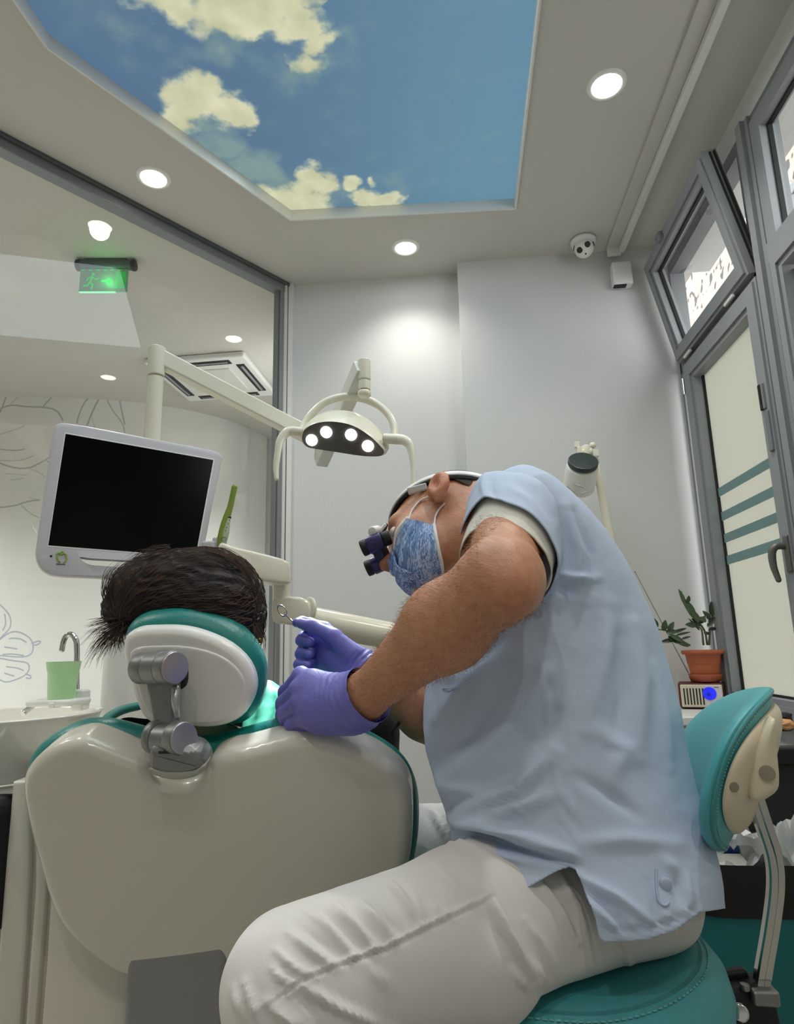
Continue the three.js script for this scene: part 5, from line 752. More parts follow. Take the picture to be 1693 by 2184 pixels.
{ // short hair, head strap, loupes
  const yAt = phi => 0.040 + 0.022 * Math.cos(phi) - 0.002 * Math.cos(2 * phi);      // height of the strap round the skull
  const ribbon = (y0, y1, off, t, n = 120, m = 6, a0 = 0, a1 = 2 * Math.PI) => { const rows = []; for (let i = 0; i <= n; i++) { const ph = a0 + (a1 - a0) * i / n, r = []; for (let k = 0; k <= m; k++) { const e = k / m, y = yAt(ph) + y0 + (y1 - y0) * e; r.push(skullBand(ph, y, off + 0.0012 * Math.sin(Math.PI * e)).applyMatrix4(headM)); } rows.push(r); } return thicken(loft(rows, false), t); };
  const skullRay = (() => { const f = blend([ellF([-0.008, 0.028, 0], [0.098, 0.088, 0.074]), ellF([0.040, -0.028, 0], [0.056, 0.082, 0.060])], 0.022); return (d, off) => { const c = V(-0.005, 0.03, 0); let t = 0.2; for (let i = 0; i < 80; i++) { const p = c.clone().addScaledVector(d, t), h = f(p.x, p.y, p.z) - off; if (Math.abs(h) < 0.0002) break; t -= clamp(h * 0.7, -0.02, 0.02); } return c.clone().addScaledVector(d, t); }; })();
  const hairRows = []; for (let i = 0; i <= 24; i++) { const r = []; for (let j = 0; j < 72; j++) { const ph = j / 72 * 2 * Math.PI, lim = 1.36 + 0.62 * sstep(-0.15, -0.75, Math.cos(ph)) - 0.16 * sstep(0.5, 1, Math.cos(ph)), th = 0.02 + lim * i / 24, d = V(Math.sin(th) * Math.cos(ph), Math.cos(th), Math.sin(th) * Math.sin(ph)); r.push(skullRay(d, 0.002 + 0.0008 * noise(d.x * 30, d.y * 30, d.z * 30)).applyMatrix4(headM)); } hairRows.push(r); }
  worldPart('hair', thicken(flip(loft(hairRows)), 0.002), M('#33281f', { roughness: 0.8 }), dentist, 'very short dark hair');
  const hb = new THREE.Group(); hb.name = 'loupes_headset'; hb.position.copy(headC).sub(dentist.position); hb.userData.label = 'white and black headband carrying dark blue loupes'; dentist.add(hb);
  worldPart('pad_band', ribbon(-0.011, 0.028, 0.0065, 0.005), M('#121315', { roughness: 0.7 }), hb);
  worldPart('white_strap', ribbon(-0.005, 0.011, 0.0095, 0.003), MAT.plastic, hb);
  const s0 = headHit(890, 1043, 0.008); if (s0) { const q = s0.applyMatrix4(headM), r2 = rbx(0.034, 0.013, 0.008, 0.003).applyMatrix4(new THREE.Matrix4().makeBasis(V(0.97, 0.22, 0), V(-0.22, 0.97, 0), V(0, 0, 1)).setPosition(q)); worldPart('clip', r2, M('#c5c6c4', { roughness: 0.4 }), hb); }
  const blue = M('#241c5c', { phys: true, roughness: 0.3, clearcoat: 0.4, clearcoatRoughness: 0.2 });
  for (const [f, b, z] of [[[771, 1171], [829, 1146], -1.045], [[781, 1214], [838, 1189], -1.085]]) {
    const a = atz(f[0], f[1], z), c = atz(b[0], b[1], z), d = c.clone().sub(a).normalize(), L = a.distanceTo(c), at = k => a.clone().addScaledVector(d, k * L), w = new THREE.Group();
    worldPart('barrel', [bevelRod(at(0.24), at(0.78), 0.0152, 0.0015), bevelRod(at(0.2), at(0.3), 0.0135, 0.001)], blue, hb, 'dark blue loupe barrel');
    worldPart('lens_ring', [bevelRod(at(0), at(0.22), 0.0138, 0.0015), bevelRod(at(0.77), at(1.05), 0.0125, 0.002)], MAT.black, hb);
    worldPart('lens', bevelRod(at(-0.008), at(0.02), 0.0115, 0.0005), M('#3a4145', { roughness: 0.08 }), hb);
  }
  worldPart('bridge', [bar(atz(806, 1165, -1.055), atz(822, 1200, -1.08), 0.022, 0.02, 0.004), bar(atz(800, 1140, -1.06), atz(812, 1170, -1.062), 0.013, 0.012, 0.003), bar(atz(812, 1142, -1.06), atz(822, 1118, -1.075), 0.010, 0.006, 0.002)], M('#2b2934', { roughness: 0.4 }), hb);
  worldPart('knob', [bevelRod(atz(793, 1134, -1.04), atz(806, 1131, -1.06), 0.0085, 0.002), bar(atz(806, 1138, -1.055), atz(822, 1118, -1.06), 0.01, 0.006, 0.002)], MAT.plastic, hb);
}
{ // face mask with pleats and ear loops
  const top = headHit(871, 1109) ?? V(0.05, -0.01, 0.06), sb = headHit(926, 1121) ?? V(0.01, -0.04, 0.06), lo = headHit(942, 1205) ?? V(0.01, -0.1, 0.03);
  const paisley = canvasTex(768, 768, (c, w, h) => {
    c.fillStyle = '#7193c8'; c.fillRect(0, 0, w, h); c.lineCap = 'round';
    for (let i = 0; i < 1500; i++) { const x = rr(0, w), y = rr(0, h), s = rr(7, 26), a = rr(0, 6.3); c.save(); c.translate(x, y); c.rotate(a); c.strokeStyle = rnd() < 0.75 ? '#b9cdea' : '#4f6fa8'; c.lineWidth = rr(2, 4.2); c.beginPath(); for (let t = 0; t < 5.6; t += 0.3) { const r = s * (1 - t / 7); c.lineTo(Math.cos(t) * r, Math.sin(t) * r * 0.8); } c.stroke(); if (rnd() < 0.5) { c.beginPath(); c.ellipse(0, 0, s * 0.3, s * 0.16, 0, 0, 7); c.stroke(); } for (let k = 0; k < 4; k++) { c.beginPath(); c.arc(s * 1.2 * Math.cos(k), s * 1.2 * Math.sin(k), 1.6, 0, 7); c.stroke(); } c.restore(); }
  });
  const rows = [], n = 60, m = 60, uv = [], topC = curve([top, V(0.090, -0.034, 0.034), V(0.112, -0.046, 0)]), botC = curve([sb, lo.clone().lerp(sb, 0.35), lo, V(0.050, -0.128, 0.022), V(0.066, -0.128, 0)]);
  // side points: from the upper loop corner to the lower loop corner; then top edge against bottom edge across the face
  for (let i = 0; i <= n; i++) { const a = i / n, s = a < 0.5 ? 2 * a : 2 - 2 * a, mz = a < 0.5 ? 1 : -1, r = []; const T = topC.getPoint(s), B = botC.getPoint(s); T.z *= mz; B.z *= mz;
    for (let k = 0; k <= m; k++) { const e = k / m, q = T.clone().lerp(B, e), bul = Math.sin(Math.PI * e) * (0.004 + 0.013 * s); const fold = 0.0026 * Math.sin(e * 21 + 1.2 * Math.sin(5 * s)) * (1 - sstep(0.15, 0.75, s)) * Math.sin(Math.PI * e) + 0.0028 * (Math.sin(e * 12.5) > 0.55 ? 1 : 0) * sstep(0.1, 0.5, s); r.push(onHead(q.x, q.y, q.z, 0.0035 + bul + fold + 0.001 * noise(s * 12, e * 12, 2)).applyMatrix4(headM)); uv.push(0.95 * a, 0.55 * e); } rows.push(r); }
  let g = loft(rows, false); g.setAttribute('uv', new THREE.Float32BufferAttribute(uv, 2));
  const mk = worldPart('face_mask', g, M('#ffffff', { map: paisley, roughness: 0.8 }), dentist, 'blue paisley patterned face mask');
  const edge = k => rows.map(r => r[k]), white = M('#e9e9e8', { roughness: 0.8 });
  const rim = (pts, w) => taperTube(pts.filter((_, i) => i % 3 === 0), [w, w], 60, 8);
  worldPart('binding', rim(edge(0).slice(0, 31), 0.0042), white, mk); worldPart('binding', rim(edge(m).slice(0, 31), 0.003), white, mk);
  const e0 = hw(top.x, top.y, top.z), e1 = hw(sb.x, sb.y, sb.z), hit = (x, y) => { const q = headHit(x, y, 0.002); return q ? q.applyMatrix4(headM) : null; };
  worldPart('ear_loop', tube([e0, hit(880, 1086), hit(897, 1067), hit(914, 1059)].filter(Boolean), 0.0016, 40, 8), white, mk);
  worldPart('ear_loop', tube([e1, hit(929, 1100), hit(938, 1084), hit(948, 1074)].filter(Boolean), 0.0016, 40, 8), white, mk);
}
// scrub top: trunk as a tube of cross sections (front and back points on the middle plane, depth, half width)
const trunkRows = [[[985, 1900], [1512, 2035], -1.00, 0.212], [[968, 1840], [1512, 1930], -1.0, 0.212], [[962, 1790], [1508, 1850], -1.0, 0.208], [[957, 1745], [1496, 1780], -1.01, 0.200], [[935, 1680], [1474, 1700], -1.02, 0.193], [[908, 1590], [1449, 1600], -1.035, 0.188], [[903, 1510], [1432, 1500], -1.05, 0.184], [[918, 1430], [1408, 1415], -1.065, 0.182], [[945, 1350], [1382, 1330], -1.08, 0.180], [[965, 1290], [1340, 1240], -1.09, 0.180], [[978, 1235], [1290, 1155], -1.10, 0.182], [[988, 1180], [1232, 1090], -1.105, 0.184], [[995, 1125], [1172, 1040], -1.11, 0.175], [[1003, 1085], [1125, 1016], -1.115, 0.140], [[1010, 1066], [1090, 1020], -1.12, 0.095]];
{
  const comp = k => new THREE.CatmullRomCurve3(trunkRows.map(r => k(r)), false, 'centripetal');
  const Fc = comp(r => P3([...r[0], r[2]])), Bc = comp(r => P3([...r[1], r[2]])), Wc = trunkRows.map(r => r[3]);
  const NT = 190, NA = 200, rows = [], gv = [];
  const hem = [[700, 1792], [950, 1792], [972, 1796], [1010, 1828], [1060, 1880], [1090, 1907], [1130, 1890], [1180, 1861], [1222, 1842], [1248, 1900], [1270, 1960], [1281, 2011], [1380, 2004], [1440, 1985], [1494, 1946], [1600, 1930], [1800, 1930], [1800, 700], [700, 700]];
  const strokes = [[[[1128, 1315], [1150, 1400], [1170, 1500], [1190, 1600], [1205, 1700], [1221, 1835]], 6, 0.0022], [[[1136, 1315], [1158, 1400], [1178, 1500], [1198, 1600], [1213, 1700], [1226, 1825]], 5, -0.0022],
    [[[960, 1776], [1020, 1786], [1100, 1812], [1222, 1840]], 11, -0.011], [[[950, 1750], [1030, 1762], [1110, 1790], [1215, 1822]], 18, 0.008], [[[985, 1800], [1060, 1822], [1140, 1838]], 14, 0.005], [[[1010, 1780], [1090, 1790], [1150, 1800]], 8, -0.004],
    [[[1170, 1430], [1080, 1560], [960, 1660]], 17, 0.006], [[[1120, 1420], [1010, 1560], [930, 1620]], 22, -0.005], [[[1180, 1520], [1090, 1640], [960, 1720]], 26, -0.006], [[[1185, 1600], [1100, 1680], [960, 1740]], 14, 0.006], [[[920, 1640], [950, 1680], [1040, 1690]], 14, 0.005], [[[1190, 1690], [1110, 1720], [990, 1760]], 14, 0.004], [[[1100, 1680], [1105, 1740]], 4, 0.002],
    [[[1060, 1380], [985, 1470], [930, 1540]], 15, 0.005], [[[1090, 1330], [1010, 1420]], 22, -0.007], [[[1000, 1440], [925, 1450]], 10, 0.003],
    [[[1205, 1080], [1235, 1180], [1240, 1280]], 12, 0.005], [[[1225, 1090], [1262, 1180], [1268, 1260]], 8, -0.004], [[[1195, 1225], [1240, 1238], [1275, 1230]], 9, 0.005], [[[1190, 1250], [1230, 1262]], 12, -0.005], [[[1300, 1290], [1290, 1400], [1250, 1560]], 22, 0.005], [[[1350, 1330], [1370, 1450], [1360, 1620]], 20, 0.005], [[[1320, 1360], [1330, 1480], [1310, 1600]], 18, -0.005], [[[1395, 1420], [1420, 1540], [1430, 1640]], 14, 0.003],
    [[[1240, 1660], [1310, 1700], [1360, 1740]], 16, -0.004], [[[1280, 1560], [1330, 1600], [1300, 1680]], 22, 0.004], [[[1240, 1800], [1330, 1790], [1440, 1800]], 20, 0.004], [[[1235, 1870], [1310, 1910], [1380, 1960]], 11, 0.005], [[[1245, 1890], [1300, 1935], [1340, 1985]], 9, -0.004], [[[1255, 1925], [1300, 1965], [1325, 1998]], 7, 0.004], [[[1385, 1880], [1400, 1940], [1405, 1965]], 7, -0.003], [[[1440, 1870], [1450, 1930]], 8, -0.003], [[[1462, 1860], [1474, 1930]], 7, 0.003], [[[1420, 1830], [1440, 1860]], 12, 0.003],
    [[[1281, 1988], [1380, 1982], [1440, 1962], [1494, 1924]], 3.5, -0.0022], [[[1262, 1960], [1240, 1895], [1216, 1850]], 4, -0.0015], [[[1075, 1885], [1040, 1840], [985, 1790]], 4, -0.0015]];
  for (let k = 0; k < 11; k++) strokes.push([[[1290 + k * 19, 1972 - k * 4], [1294 + k * 19, 2000 - k * 5]], 3.6, k % 2 ? 0.003 : -0.0022]);
  for (let k = 0; k < 26; k++) { const y = 1590 + k * 9; strokes.push([[[1186 + (y - 1590) * 0.135, y], [1172 + (y - 1590) * 0.135, y + 4]], 3, 0.0012]); }
  const sgn = (x, e) => Math.sign(x) * Math.pow(Math.abs(x), e);
  const pt = (t, th) => { const f = Fc.getPoint(t), b = Bc.getPoint(t), x = t * (Wc.length - 1), i = Math.min(Math.floor(x), Wc.length - 2), w = Wc[i] + (Wc[i + 1] - Wc[i]) * (x - i), c = f.clone().add(b).multiplyScalar(0.5); return c.addScaledVector(f.sub(b).multiplyScalar(0.5), sgn(Math.cos(th), 0.88)).add(V(0, 0, w * sgn(Math.sin(th), 0.88))); };
  for (let i = 0; i <= NT; i++) { const r = []; for (let j = 0; j < NA; j++) r.push(pt(i / NT, j / NA * 2 * Math.PI)); rows.push(r); }
  let g = loft(rows); const test = V(g.attributes.normal.getX(NA * 90 + 50), g.attributes.normal.getY(NA * 90 + 50), g.attributes.normal.getZ(NA * 90 + 50)); if (test.z < 0) flip(g);
  // pixel place of a vertex's twin on the viewer's side: folds and hem run alike on both sides
  const twin = []; for (let i = 0; i <= NT; i++) for (let j = 0; j < NA; j++) { const jj = j <= NA / 2 ? j : NA - j; twin.push(pixelOf(rows[i][jj])); }
  strokes.forEach(k2 => { k2[1] *= 0.85; }); let q = 0; displace(g, () => { const [x, y] = twin[q++]; const jn = (q - 1) % NA, fade = sstep(0.02, 0.16, Math.min(jn, NA - jn) / (NA / 2)); return 1.8 * fade * folds(strokes, x, y) + 0.0022 * fbm(x * 0.012, y * 0.012, 3, 3) + 0.0006 * fbm(x * 0.05, y * 0.05, 8, 2); });
  g = clipMesh(g, twin.map(([x, y]) => insidePoly(x, y, hem)));
  const top = worldPart('scrub_top', thicken(g, 0.0022), SCRUB, dentist, 'light blue short sleeved scrub top with side slits');
  // sleeve of the near arm
  const ringOf = (pts, n = 96) => { const c = new THREE.CatmullRomCurve3(pts.map(P3), true, 'centripetal'); return Array.from({ length: n }, (_, i) => c.getPoint(i / n)); };
  const open = [[1033, 1060, -0.915], [1085, 1072, -0.872], [1130, 1092, -0.850], [1170, 1136, -0.842], [1192, 1190, -0.848], [1185, 1236, -0.868], [1158, 1280, -0.905], [1110, 1306, -0.95], [1040, 1290, -1.01], [990, 1240, -1.03], [972, 1188, -1.01], [985, 1122, -0.975], [1006, 1084, -0.945]];
  const mid = [[1033, 1030, -0.955], [1085, 1034, -0.915], [1138, 1050, -0.895], [1178, 1096, -0.888], [1196, 1160, -0.89], [1192, 1222, -0.90], [1164, 1282, -0.93], [1110, 1314, -0.975], [1040, 1304, -1.03], [988, 1250, -1.06], [978, 1184, -1.04], [987, 1112, -1.01], [1005, 1062, -0.985]];
  const arm0 = [[1035, 1010, -1.00], [1085, 1005, -0.975], [1140, 1016, -0.955], [1184, 1062, -0.945], [1200, 1130, -0.94], [1200, 1204, -0.945], [1172, 1286, -0.965], [1110, 1322, -1.01], [1040, 1312, -1.06], [990, 1255, -1.09], [985, 1180, -1.08], [990, 1105, -1.06], [1006, 1045, -1.03]];
  const deep = [[1050, 1050, -1.10], [1090, 1040, -1.09], [1135, 1050, -1.08], [1165, 1085, -1.07], [1178, 1140, -1.07], [1175, 1200, -1.07], [1150, 1260, -1.08], [1110, 1285, -1.10], [1050, 1275, -1.12], [1010, 1230, -1.14], [1005, 1180, -1.14], [1010, 1120, -1.13], [1025, 1075, -1.11]];
  const sleeveLoft = (loops, n) => { const rs = loops.map(l => ringOf(l)), out = []; for (let k = 0; k <= n; k++) { const row = []; for (let i = 0; i < 96; i++) { const c = new THREE.CatmullRomCurve3(rs.map(r => r[i]), false, 'centripetal'); row.push(c.getPoint(k / n)); } out.push(row); } return loft(out); };
  const sl = sleeveLoft([deep, arm0, mid, open], 40), fs = [[[[1035, 1008], [1030, 1035], [1034, 1062]], 6, 0.004], [[[1050, 1015], [1046, 1040], [1056, 1066]], 6, -0.003], [[[1110, 1012], [1150, 1040], [1176, 1090]], 8, 0.003], [[[1100, 1030], [1140, 1056], [1168, 1100]], 7, -0.0025], [[[1090, 1040], [1130, 1066], [1160, 1105]], 7, 0.0025], [[[1186, 1060], [1196, 1120], [1194, 1190]], 5, -0.002], [[[1045, 1062], [1055, 1072], [1068, 1068]], 5, 0.003]];
  const orient = (gg, c) => { const p = gg.attributes.position, nn = gg.attributes.normal; let s = 0; for (let i = 0; i < p.count; i += 7) s += (p.getX(i) - c.x) * nn.getX(i) + (p.getY(i) - c.y) * nn.getY(i) + (p.getZ(i) - c.z) * nn.getZ(i); return s < 0 ? flip(gg) : gg; };
  orient(sl, P3([1090, 1160, -1.0])); displace(sl, v => { const [x, y] = pixelOf(v); return folds(fs, x, y) + 0.0012 * fbm(x * 0.03, y * 0.03, 5, 3); });
  worldPart('sleeve', thicken(sl, 0.002), SCRUB, top);
  const tOpen = [[1012, 1130, -0.905], [1058, 1116, -0.868], [1100, 1119, -0.848], [1140, 1148, -0.838], [1168, 1186, -0.840], [1178, 1228, -0.858], [1160, 1266, -0.892], [1118, 1290, -0.935], [1050, 1278, -0.99], [1002, 1234, -1.0], [979, 1190, -0.985], [985, 1162, -0.955], [996, 1143, -0.93]];
  const shrink = (l, k, dz) => { const cx = l.reduce((s, p) => s + p[0], 0) / l.length, cy = l.reduce((s, p) => s + p[1], 0) / l.length; return l.map(p => [cx + (p[0] - cx) * k, cy + (p[1] - cy) * k, p[2] + dz]); };
  const ts = sleeveLoft([shrink(deep, 0.8, -0.01), shrink(arm0, 0.86, -0.012), shrink(open, 0.90, -0.010), tOpen], 40);
  orient(ts, P3([1090, 1180, -1.0])); displace(ts, v => { const [x, y] = pixelOf(v); return 0.0015 * fbm(x * 0.03, y * 0.03, 9, 3); });
  worldPart('undershirt', thicken(ts, 0.002), TSHIRT, dentist, 'white undershirt sleeve below the scrub sleeve');
  // far sleeve
  const fr = []; for (let k = 0; k <= 12; k++) { const c = K.shoulderR.clone().lerp(K.elbowR, 0.05 + 0.5 * k / 12), ax = K.elbowR.clone().sub(K.shoulderR).normalize(), u = V(0, 0, 1).addScaledVector(ax, -ax.z).normalize(), w = ax.clone().cross(u); fr.push(Array.from({ length: 48 }, (_, i) => c.clone().addScaledVector(u, Math.cos(i / 48 * 6.2832) * (0.078 + 0.004 * k / 12)).addScaledVector(w, Math.sin(i / 48 * 6.2832) * 0.08))); }
  worldPart('sleeve', thicken(orient(loft(fr), K.shoulderR.clone().lerp(K.elbowR, 0.3)), 0.002), SCRUB, top);
  // hem buttons: pocket flap shape and snap
  const nearP = (x, y) => { const c = V(0, 0, 0), pp = g.attributes.position; let best = 1e9, o = null; for (let i = 0; i < pp.count; i++) { if (pp.getZ(i) < -0.95) continue; c.fromBufferAttribute(pp, i); const [a, b] = pixelOf(c), d = Math.hypot(a - x, b - y); if (d < best) { best = d; o = c.clone(); } } return o; };
  const s1 = nearP(1418, 1886); worldPart('snap', bevelRod(s1.clone().add(V(0, 0, -0.003)), s1.clone().add(V(0.001, 0, 0.0035)), 0.0075, 0.002), SCRUB, top);
  worldPart('tab', tube([[1400, 1850], [1402, 1890], [1408, 1922], [1418, 1932], [1428, 1926]].map(p => nearP(...p).add(V(0, 0, 0.0005))), 0.0016, 30, 6), SCRUB, top);
  worldPart('pocket_seam', tube([[935, 1458], [975, 1466], [1010, 1452]].map(p => nearP(...p).add(V(-0.001, 0, 0.0003))), 0.0011, 20, 6), SCRUB, top);
}
{ // trousers
  const hipL = P3([1318, 1885, -0.985]), midL = P3([1010, 1990, -0.862]), kneeL = P3([628, 2106, -0.745]), kneeB = kneeL.clone().add(V(0.02, -0.03, -0.01)), ankL = V(kneeL.x - 0.005, 0.1, kneeL.z - 0.06);
  const hipR = P3([1180, 1850, -1.2]), kneeR = P3([745, 1800, -1.48]), ankR = V(kneeR.x - 0.01, 0.1, kneeR.z - 0.02);
  const f = blend([capF(hipL, midL, 0.100, 0.092), capF(midL, kneeL, 0.092, 0.076), capF(kneeB, ankL, 0.072, 0.06), capF(hipR, kneeR, 0.10, 0.078), capF(kneeR, ankR, 0.075, 0.06), capF(hipL, P3([1290, 1840, -1.15]), 0.100, 0.105)], 0.03);
  const seatTop = (x, y, z) => 0.612 - y;         // the seat flattens the cloth from below
  const ff = (x, y, z) => { const d = f(x, y, z), r = Math.hypot(x - 0.115, z + 0.985); return r < 0.26 ? smax(d, seatTop(x, y, z) - 4 * Math.max(0, r - 0.19), 0.03) : d; };
  const b = box3([hipL, kneeL, kneeR, V(kneeL.x, 0.1, kneeL.z), V(kneeR.x, 0.1, kneeR.z), P3([1300, 1850, -1.15])], 0.125); b.min.y = 0.03;
  b.max.y = Math.min(b.max.y, 0.80); const lowMax = b.max.clone(); lowMax.y = 0.47; const hiMin = b.min.clone(); hiMin.y = 0.455;
  const g = mergeVertices(join([surface(ff, b.min, lowMax, 0.010), surface(ff, V(hiMin.x, hiMin.y, -1.085), b.max, 0.0034), surface(ff, hiMin, V(b.max.x, b.max.y, -1.08), 0.0085)]), 1e-5); g.computeVertexNormals();
  const z7 = (x, y) => [450 + 0.62 * x, 1700 + 0.62 * y], S = (pts, w, a) => [pts.map(p => z7(...p)), w, a];
  const st = [S([[600, 280], [660, 350], [715, 440]], 7, 0.006), S([[520, 370], [570, 420], [630, 500]], 8, 0.007), S([[425, 370], [490, 440], [560, 520]], 9, 0.008), S([[330, 395], [410, 460], [490, 545]], 8, 0.006), S([[270, 470], [340, 530], [430, 585]], 8, 0.006), S([[225, 530], [290, 590], [350, 615]], 7, 0.005), S([[210, 590], [250, 630], [290, 640]], 6, 0.004),
    S([[560, 380], [610, 430], [660, 480]], 7, -0.004), S([[470, 380], [540, 450], [590, 505]], 7, -0.004), S([[375, 385], [450, 450], [520, 530]], 7, -0.005), S([[300, 440], [380, 500], [450, 560]], 7, -0.004),
    S([[950, 320], [1010, 440], [1060, 540], [1125, 640]], 9, 0.010), S([[915, 340], [970, 450], [1030, 560]], 12, -0.005), S([[1120, 280], [1190, 370], [1265, 500]], 7, 0.007), S([[1190, 250], [1260, 380], [1312, 580]], 7, 0.006), S([[1155, 290], [1225, 380], [1290, 520]], 8, -0.004), S([[1080, 420], [1140, 500], [1190, 610]], 8, 0.004), S([[1385, 500], [1440, 570]], 5, 0.006), S([[1100, 560], [1160, 640]], 6, 0.004),
    S([[770, 240], [830, 300], [880, 360]], 10, 0.004), S([[760, 360], [790, 420]], 6, 0.003), S([[690, 330], [740, 440]], 7, 0.003), S([[800, 380], [830, 420]], 5, 0.003),
    S([[150, 745], [300, 625], [450, 565], [600, 515], [700, 465], [850, 392], [965, 335]], 3.5, 0.003), S([[155, 752], [305, 634], [455, 573], [605, 523], [705, 473], [855, 400], [970, 343]], 3.5, -0.003),
    S([[190, 700], [260, 760], [330, 800]], 10, 0.005), S([[320, 650], [430, 720], [620, 800]], 9, 0.006), S([[120, 640], [150, 720], [170, 790]], 8, 0.005), S([[80, 660], [110, 760]], 8, 0.004), S([[300, 690], [420, 760]], 10, -0.004), S([[540, 580], [620, 660]], 12, 0.003), S([[1040, 600], [1090, 660]], 6, 0.005)];
  for (let k = 0; k < 34; k++) { const t = k / 33, x = 960 - 790 * t, y = 338 + 390 * t + 40 * Math.sin(Math.PI * t) * -0.6; st.push(S([[x, y - 4], [x + 6, y + 12]], 2.6, 0.0018)); }
  for (let k = 0; k < 6; k++) { st.push([[[905 + k * 13, 1722 - k], [925 + k * 13, 1760], [950 + k * 12, 1800]], 6, k % 2 ? 0.004 : -0.002]); }
  st.forEach(k2 => { k2[1] *= 1.25; }); displace(g, (v, nn2) => { const [x, y] = pixelOf(v); return 1.2 * folds(st, x, y) * sstep(0.02, 0.30, Math.abs(nn2.z)) + 0.0016 * fbm(v.x * 14, v.y * 14, v.z * 14, 3); });
  worldPart('trousers', g, PANTS, dentist, 'white trousers');
  const shoe = (a, dx, dz) => { const d = V(dx, 0, dz).normalize(), c = V(a.x, 0, a.z), q = t => c.clone().addScaledVector(d, t); return surface(blend([capF(q(-0.03).setY(0.05), q(0.05).setY(0.06), 0.045, 0.045), capF(q(0.03).setY(0.045), q(0.17).setY(0.035), 0.045, 0.036)], 0.03), c.clone().add(V(-0.26, 0.0, -0.26)), c.clone().add(V(0.26, 0.13, 0.26)), 0.009); };
  worldPart('shoe', shoe(ankL, -1, -0.2), MAT.white, dentist); worldPart('shoe', shoe(ankR, -1, -0.5), MAT.white, dentist);
}
// gloved hands: palm, five bent fingers, cuff
function hand(name, label, palm, fingers, thumb, cuff, k) {
  const list = [...palm.map(c => capF(P3(c[0]), P3(c[1]), c[2], c[3]))], fs = [];
  for (const f of [...fingers, thumb]) { const j = f.pts.map(P3); const parts2 = []; for (let i = 0; i < j.length - 1; i++) parts2.push(capF(j[i], j[i + 1], f.r[i], f.r[i + 1])); fs.push(blend(parts2, 0.006)); }
  const pf = blend(list, 0.028), cf = cuff.slice(0, -1).map((c, i) => capF(P3(c), P3(cuff[i + 1]), c[3], cuff[i + 1][3])), cu = blend(cf, 0.02);
  const fn = (x, y, z) => { let d = smin(pf(x, y, z), cu(x, y, z), 0.02); let m = 1e3; for (const q of fs) m = smin(m, q(x, y, z), 0.0035); return smin(d, m, k); };
  const pts = [...palm.flatMap(c => [P3(c[0]), P3(c[1])]), ...fingers.flatMap(f => f.pts.map(P3)), ...thumb.pts.map(P3), ...cuff.map(P3)], b = box3(pts, 0.045), g = surface(fn, b.min, b.max, 0.0026);
  // open the cuff where the arm enters
  const c0 = P3(cuff.at(-1)), c1 = P3(cuff.at(-2)), ax = c0.clone().sub(c1).normalize(), p = g.attributes.position, v = V(0, 0, 0), gv = new Float32Array(p.count);
  for (let i = 0; i < p.count; i++) { v.fromBufferAttribute(p, i); gv[i] = -v.clone().sub(c0).dot(ax) + 0.0015 * noise(v.x * 90, v.y * 90, v.z * 90); }
  const h = clipMesh(g, gv);
  displace(h, q => { const s = q.clone().sub(c0).dot(ax); return 0.0014 * sstep(-0.075, -0.04, s) * sstep(-0.006, -0.02, s) * Math.sin(s * 620 + 3 * noise(q.x * 40, q.y * 40, q.z * 40)) * (0.4 + noise(q.x * 30, q.y * 30, 3)) + 0.0008 * fbm(q.x * 60, q.y * 60, q.z * 60, 3) + 0.0012 * sstep(-0.008, 0, s); });
  return worldPart(name, thicken(h, 0.0008), GLOVE, dentist, label);
}
const R4 = [0.0125, 0.0108, 0.0098, 0.0088];
hand('glove', 'violet glove on the near left hand resting on the chair back', [[[752, 1496, -0.955], [668, 1462, -0.985], 0.033, 0.024], [[752, 1500, -0.955], [668, 1510, -0.975], 0.033, 0.026], [[735, 1515, -0.955], [690, 1532, -0.965], 0.028, 0.022]],
  [{ pts: [[672, 1458, -0.985], [642, 1441, -1.005], [609, 1476, -1.045], [602, 1508, -1.065], [612, 1528, -1.06]], r: [0.015, 0.0135, 0.0112, 0.010, 0.009] }, { pts: [[668, 1482, -0.98], [636, 1470, -0.99], [604, 1500, -1.03], [602, 1526, -1.048], [618, 1538, -1.04]], r: [0.015, 0.0138, 0.0115, 0.0102, 0.009] }, { pts: [[668, 1506, -0.975], [638, 1500, -0.982], [606, 1522, -1.015], [612, 1542, -1.025], [630, 1546, -1.015]], r: [0.015, 0.0132, 0.011, 0.010, 0.009] }, { pts: [[676, 1528, -0.97], [648, 1530, -0.978], [622, 1545, -1.0], [632, 1558, -1.0], [648, 1556, -0.99]], r: [0.014, 0.012, 0.010, 0.009, 0.008] }],
  { pts: [[715, 1490, -1.0], [675, 1480, -1.03], [640, 1500, -1.06], [610, 1528, -1.068]], r: [0.018, 0.0145, 0.0118, 0.0098] }, [[752, 1497, -0.955, 0.031], [772, 1490, -0.945, 0.0335], [786, 1481, -0.938, 0.0375]], 0.012);
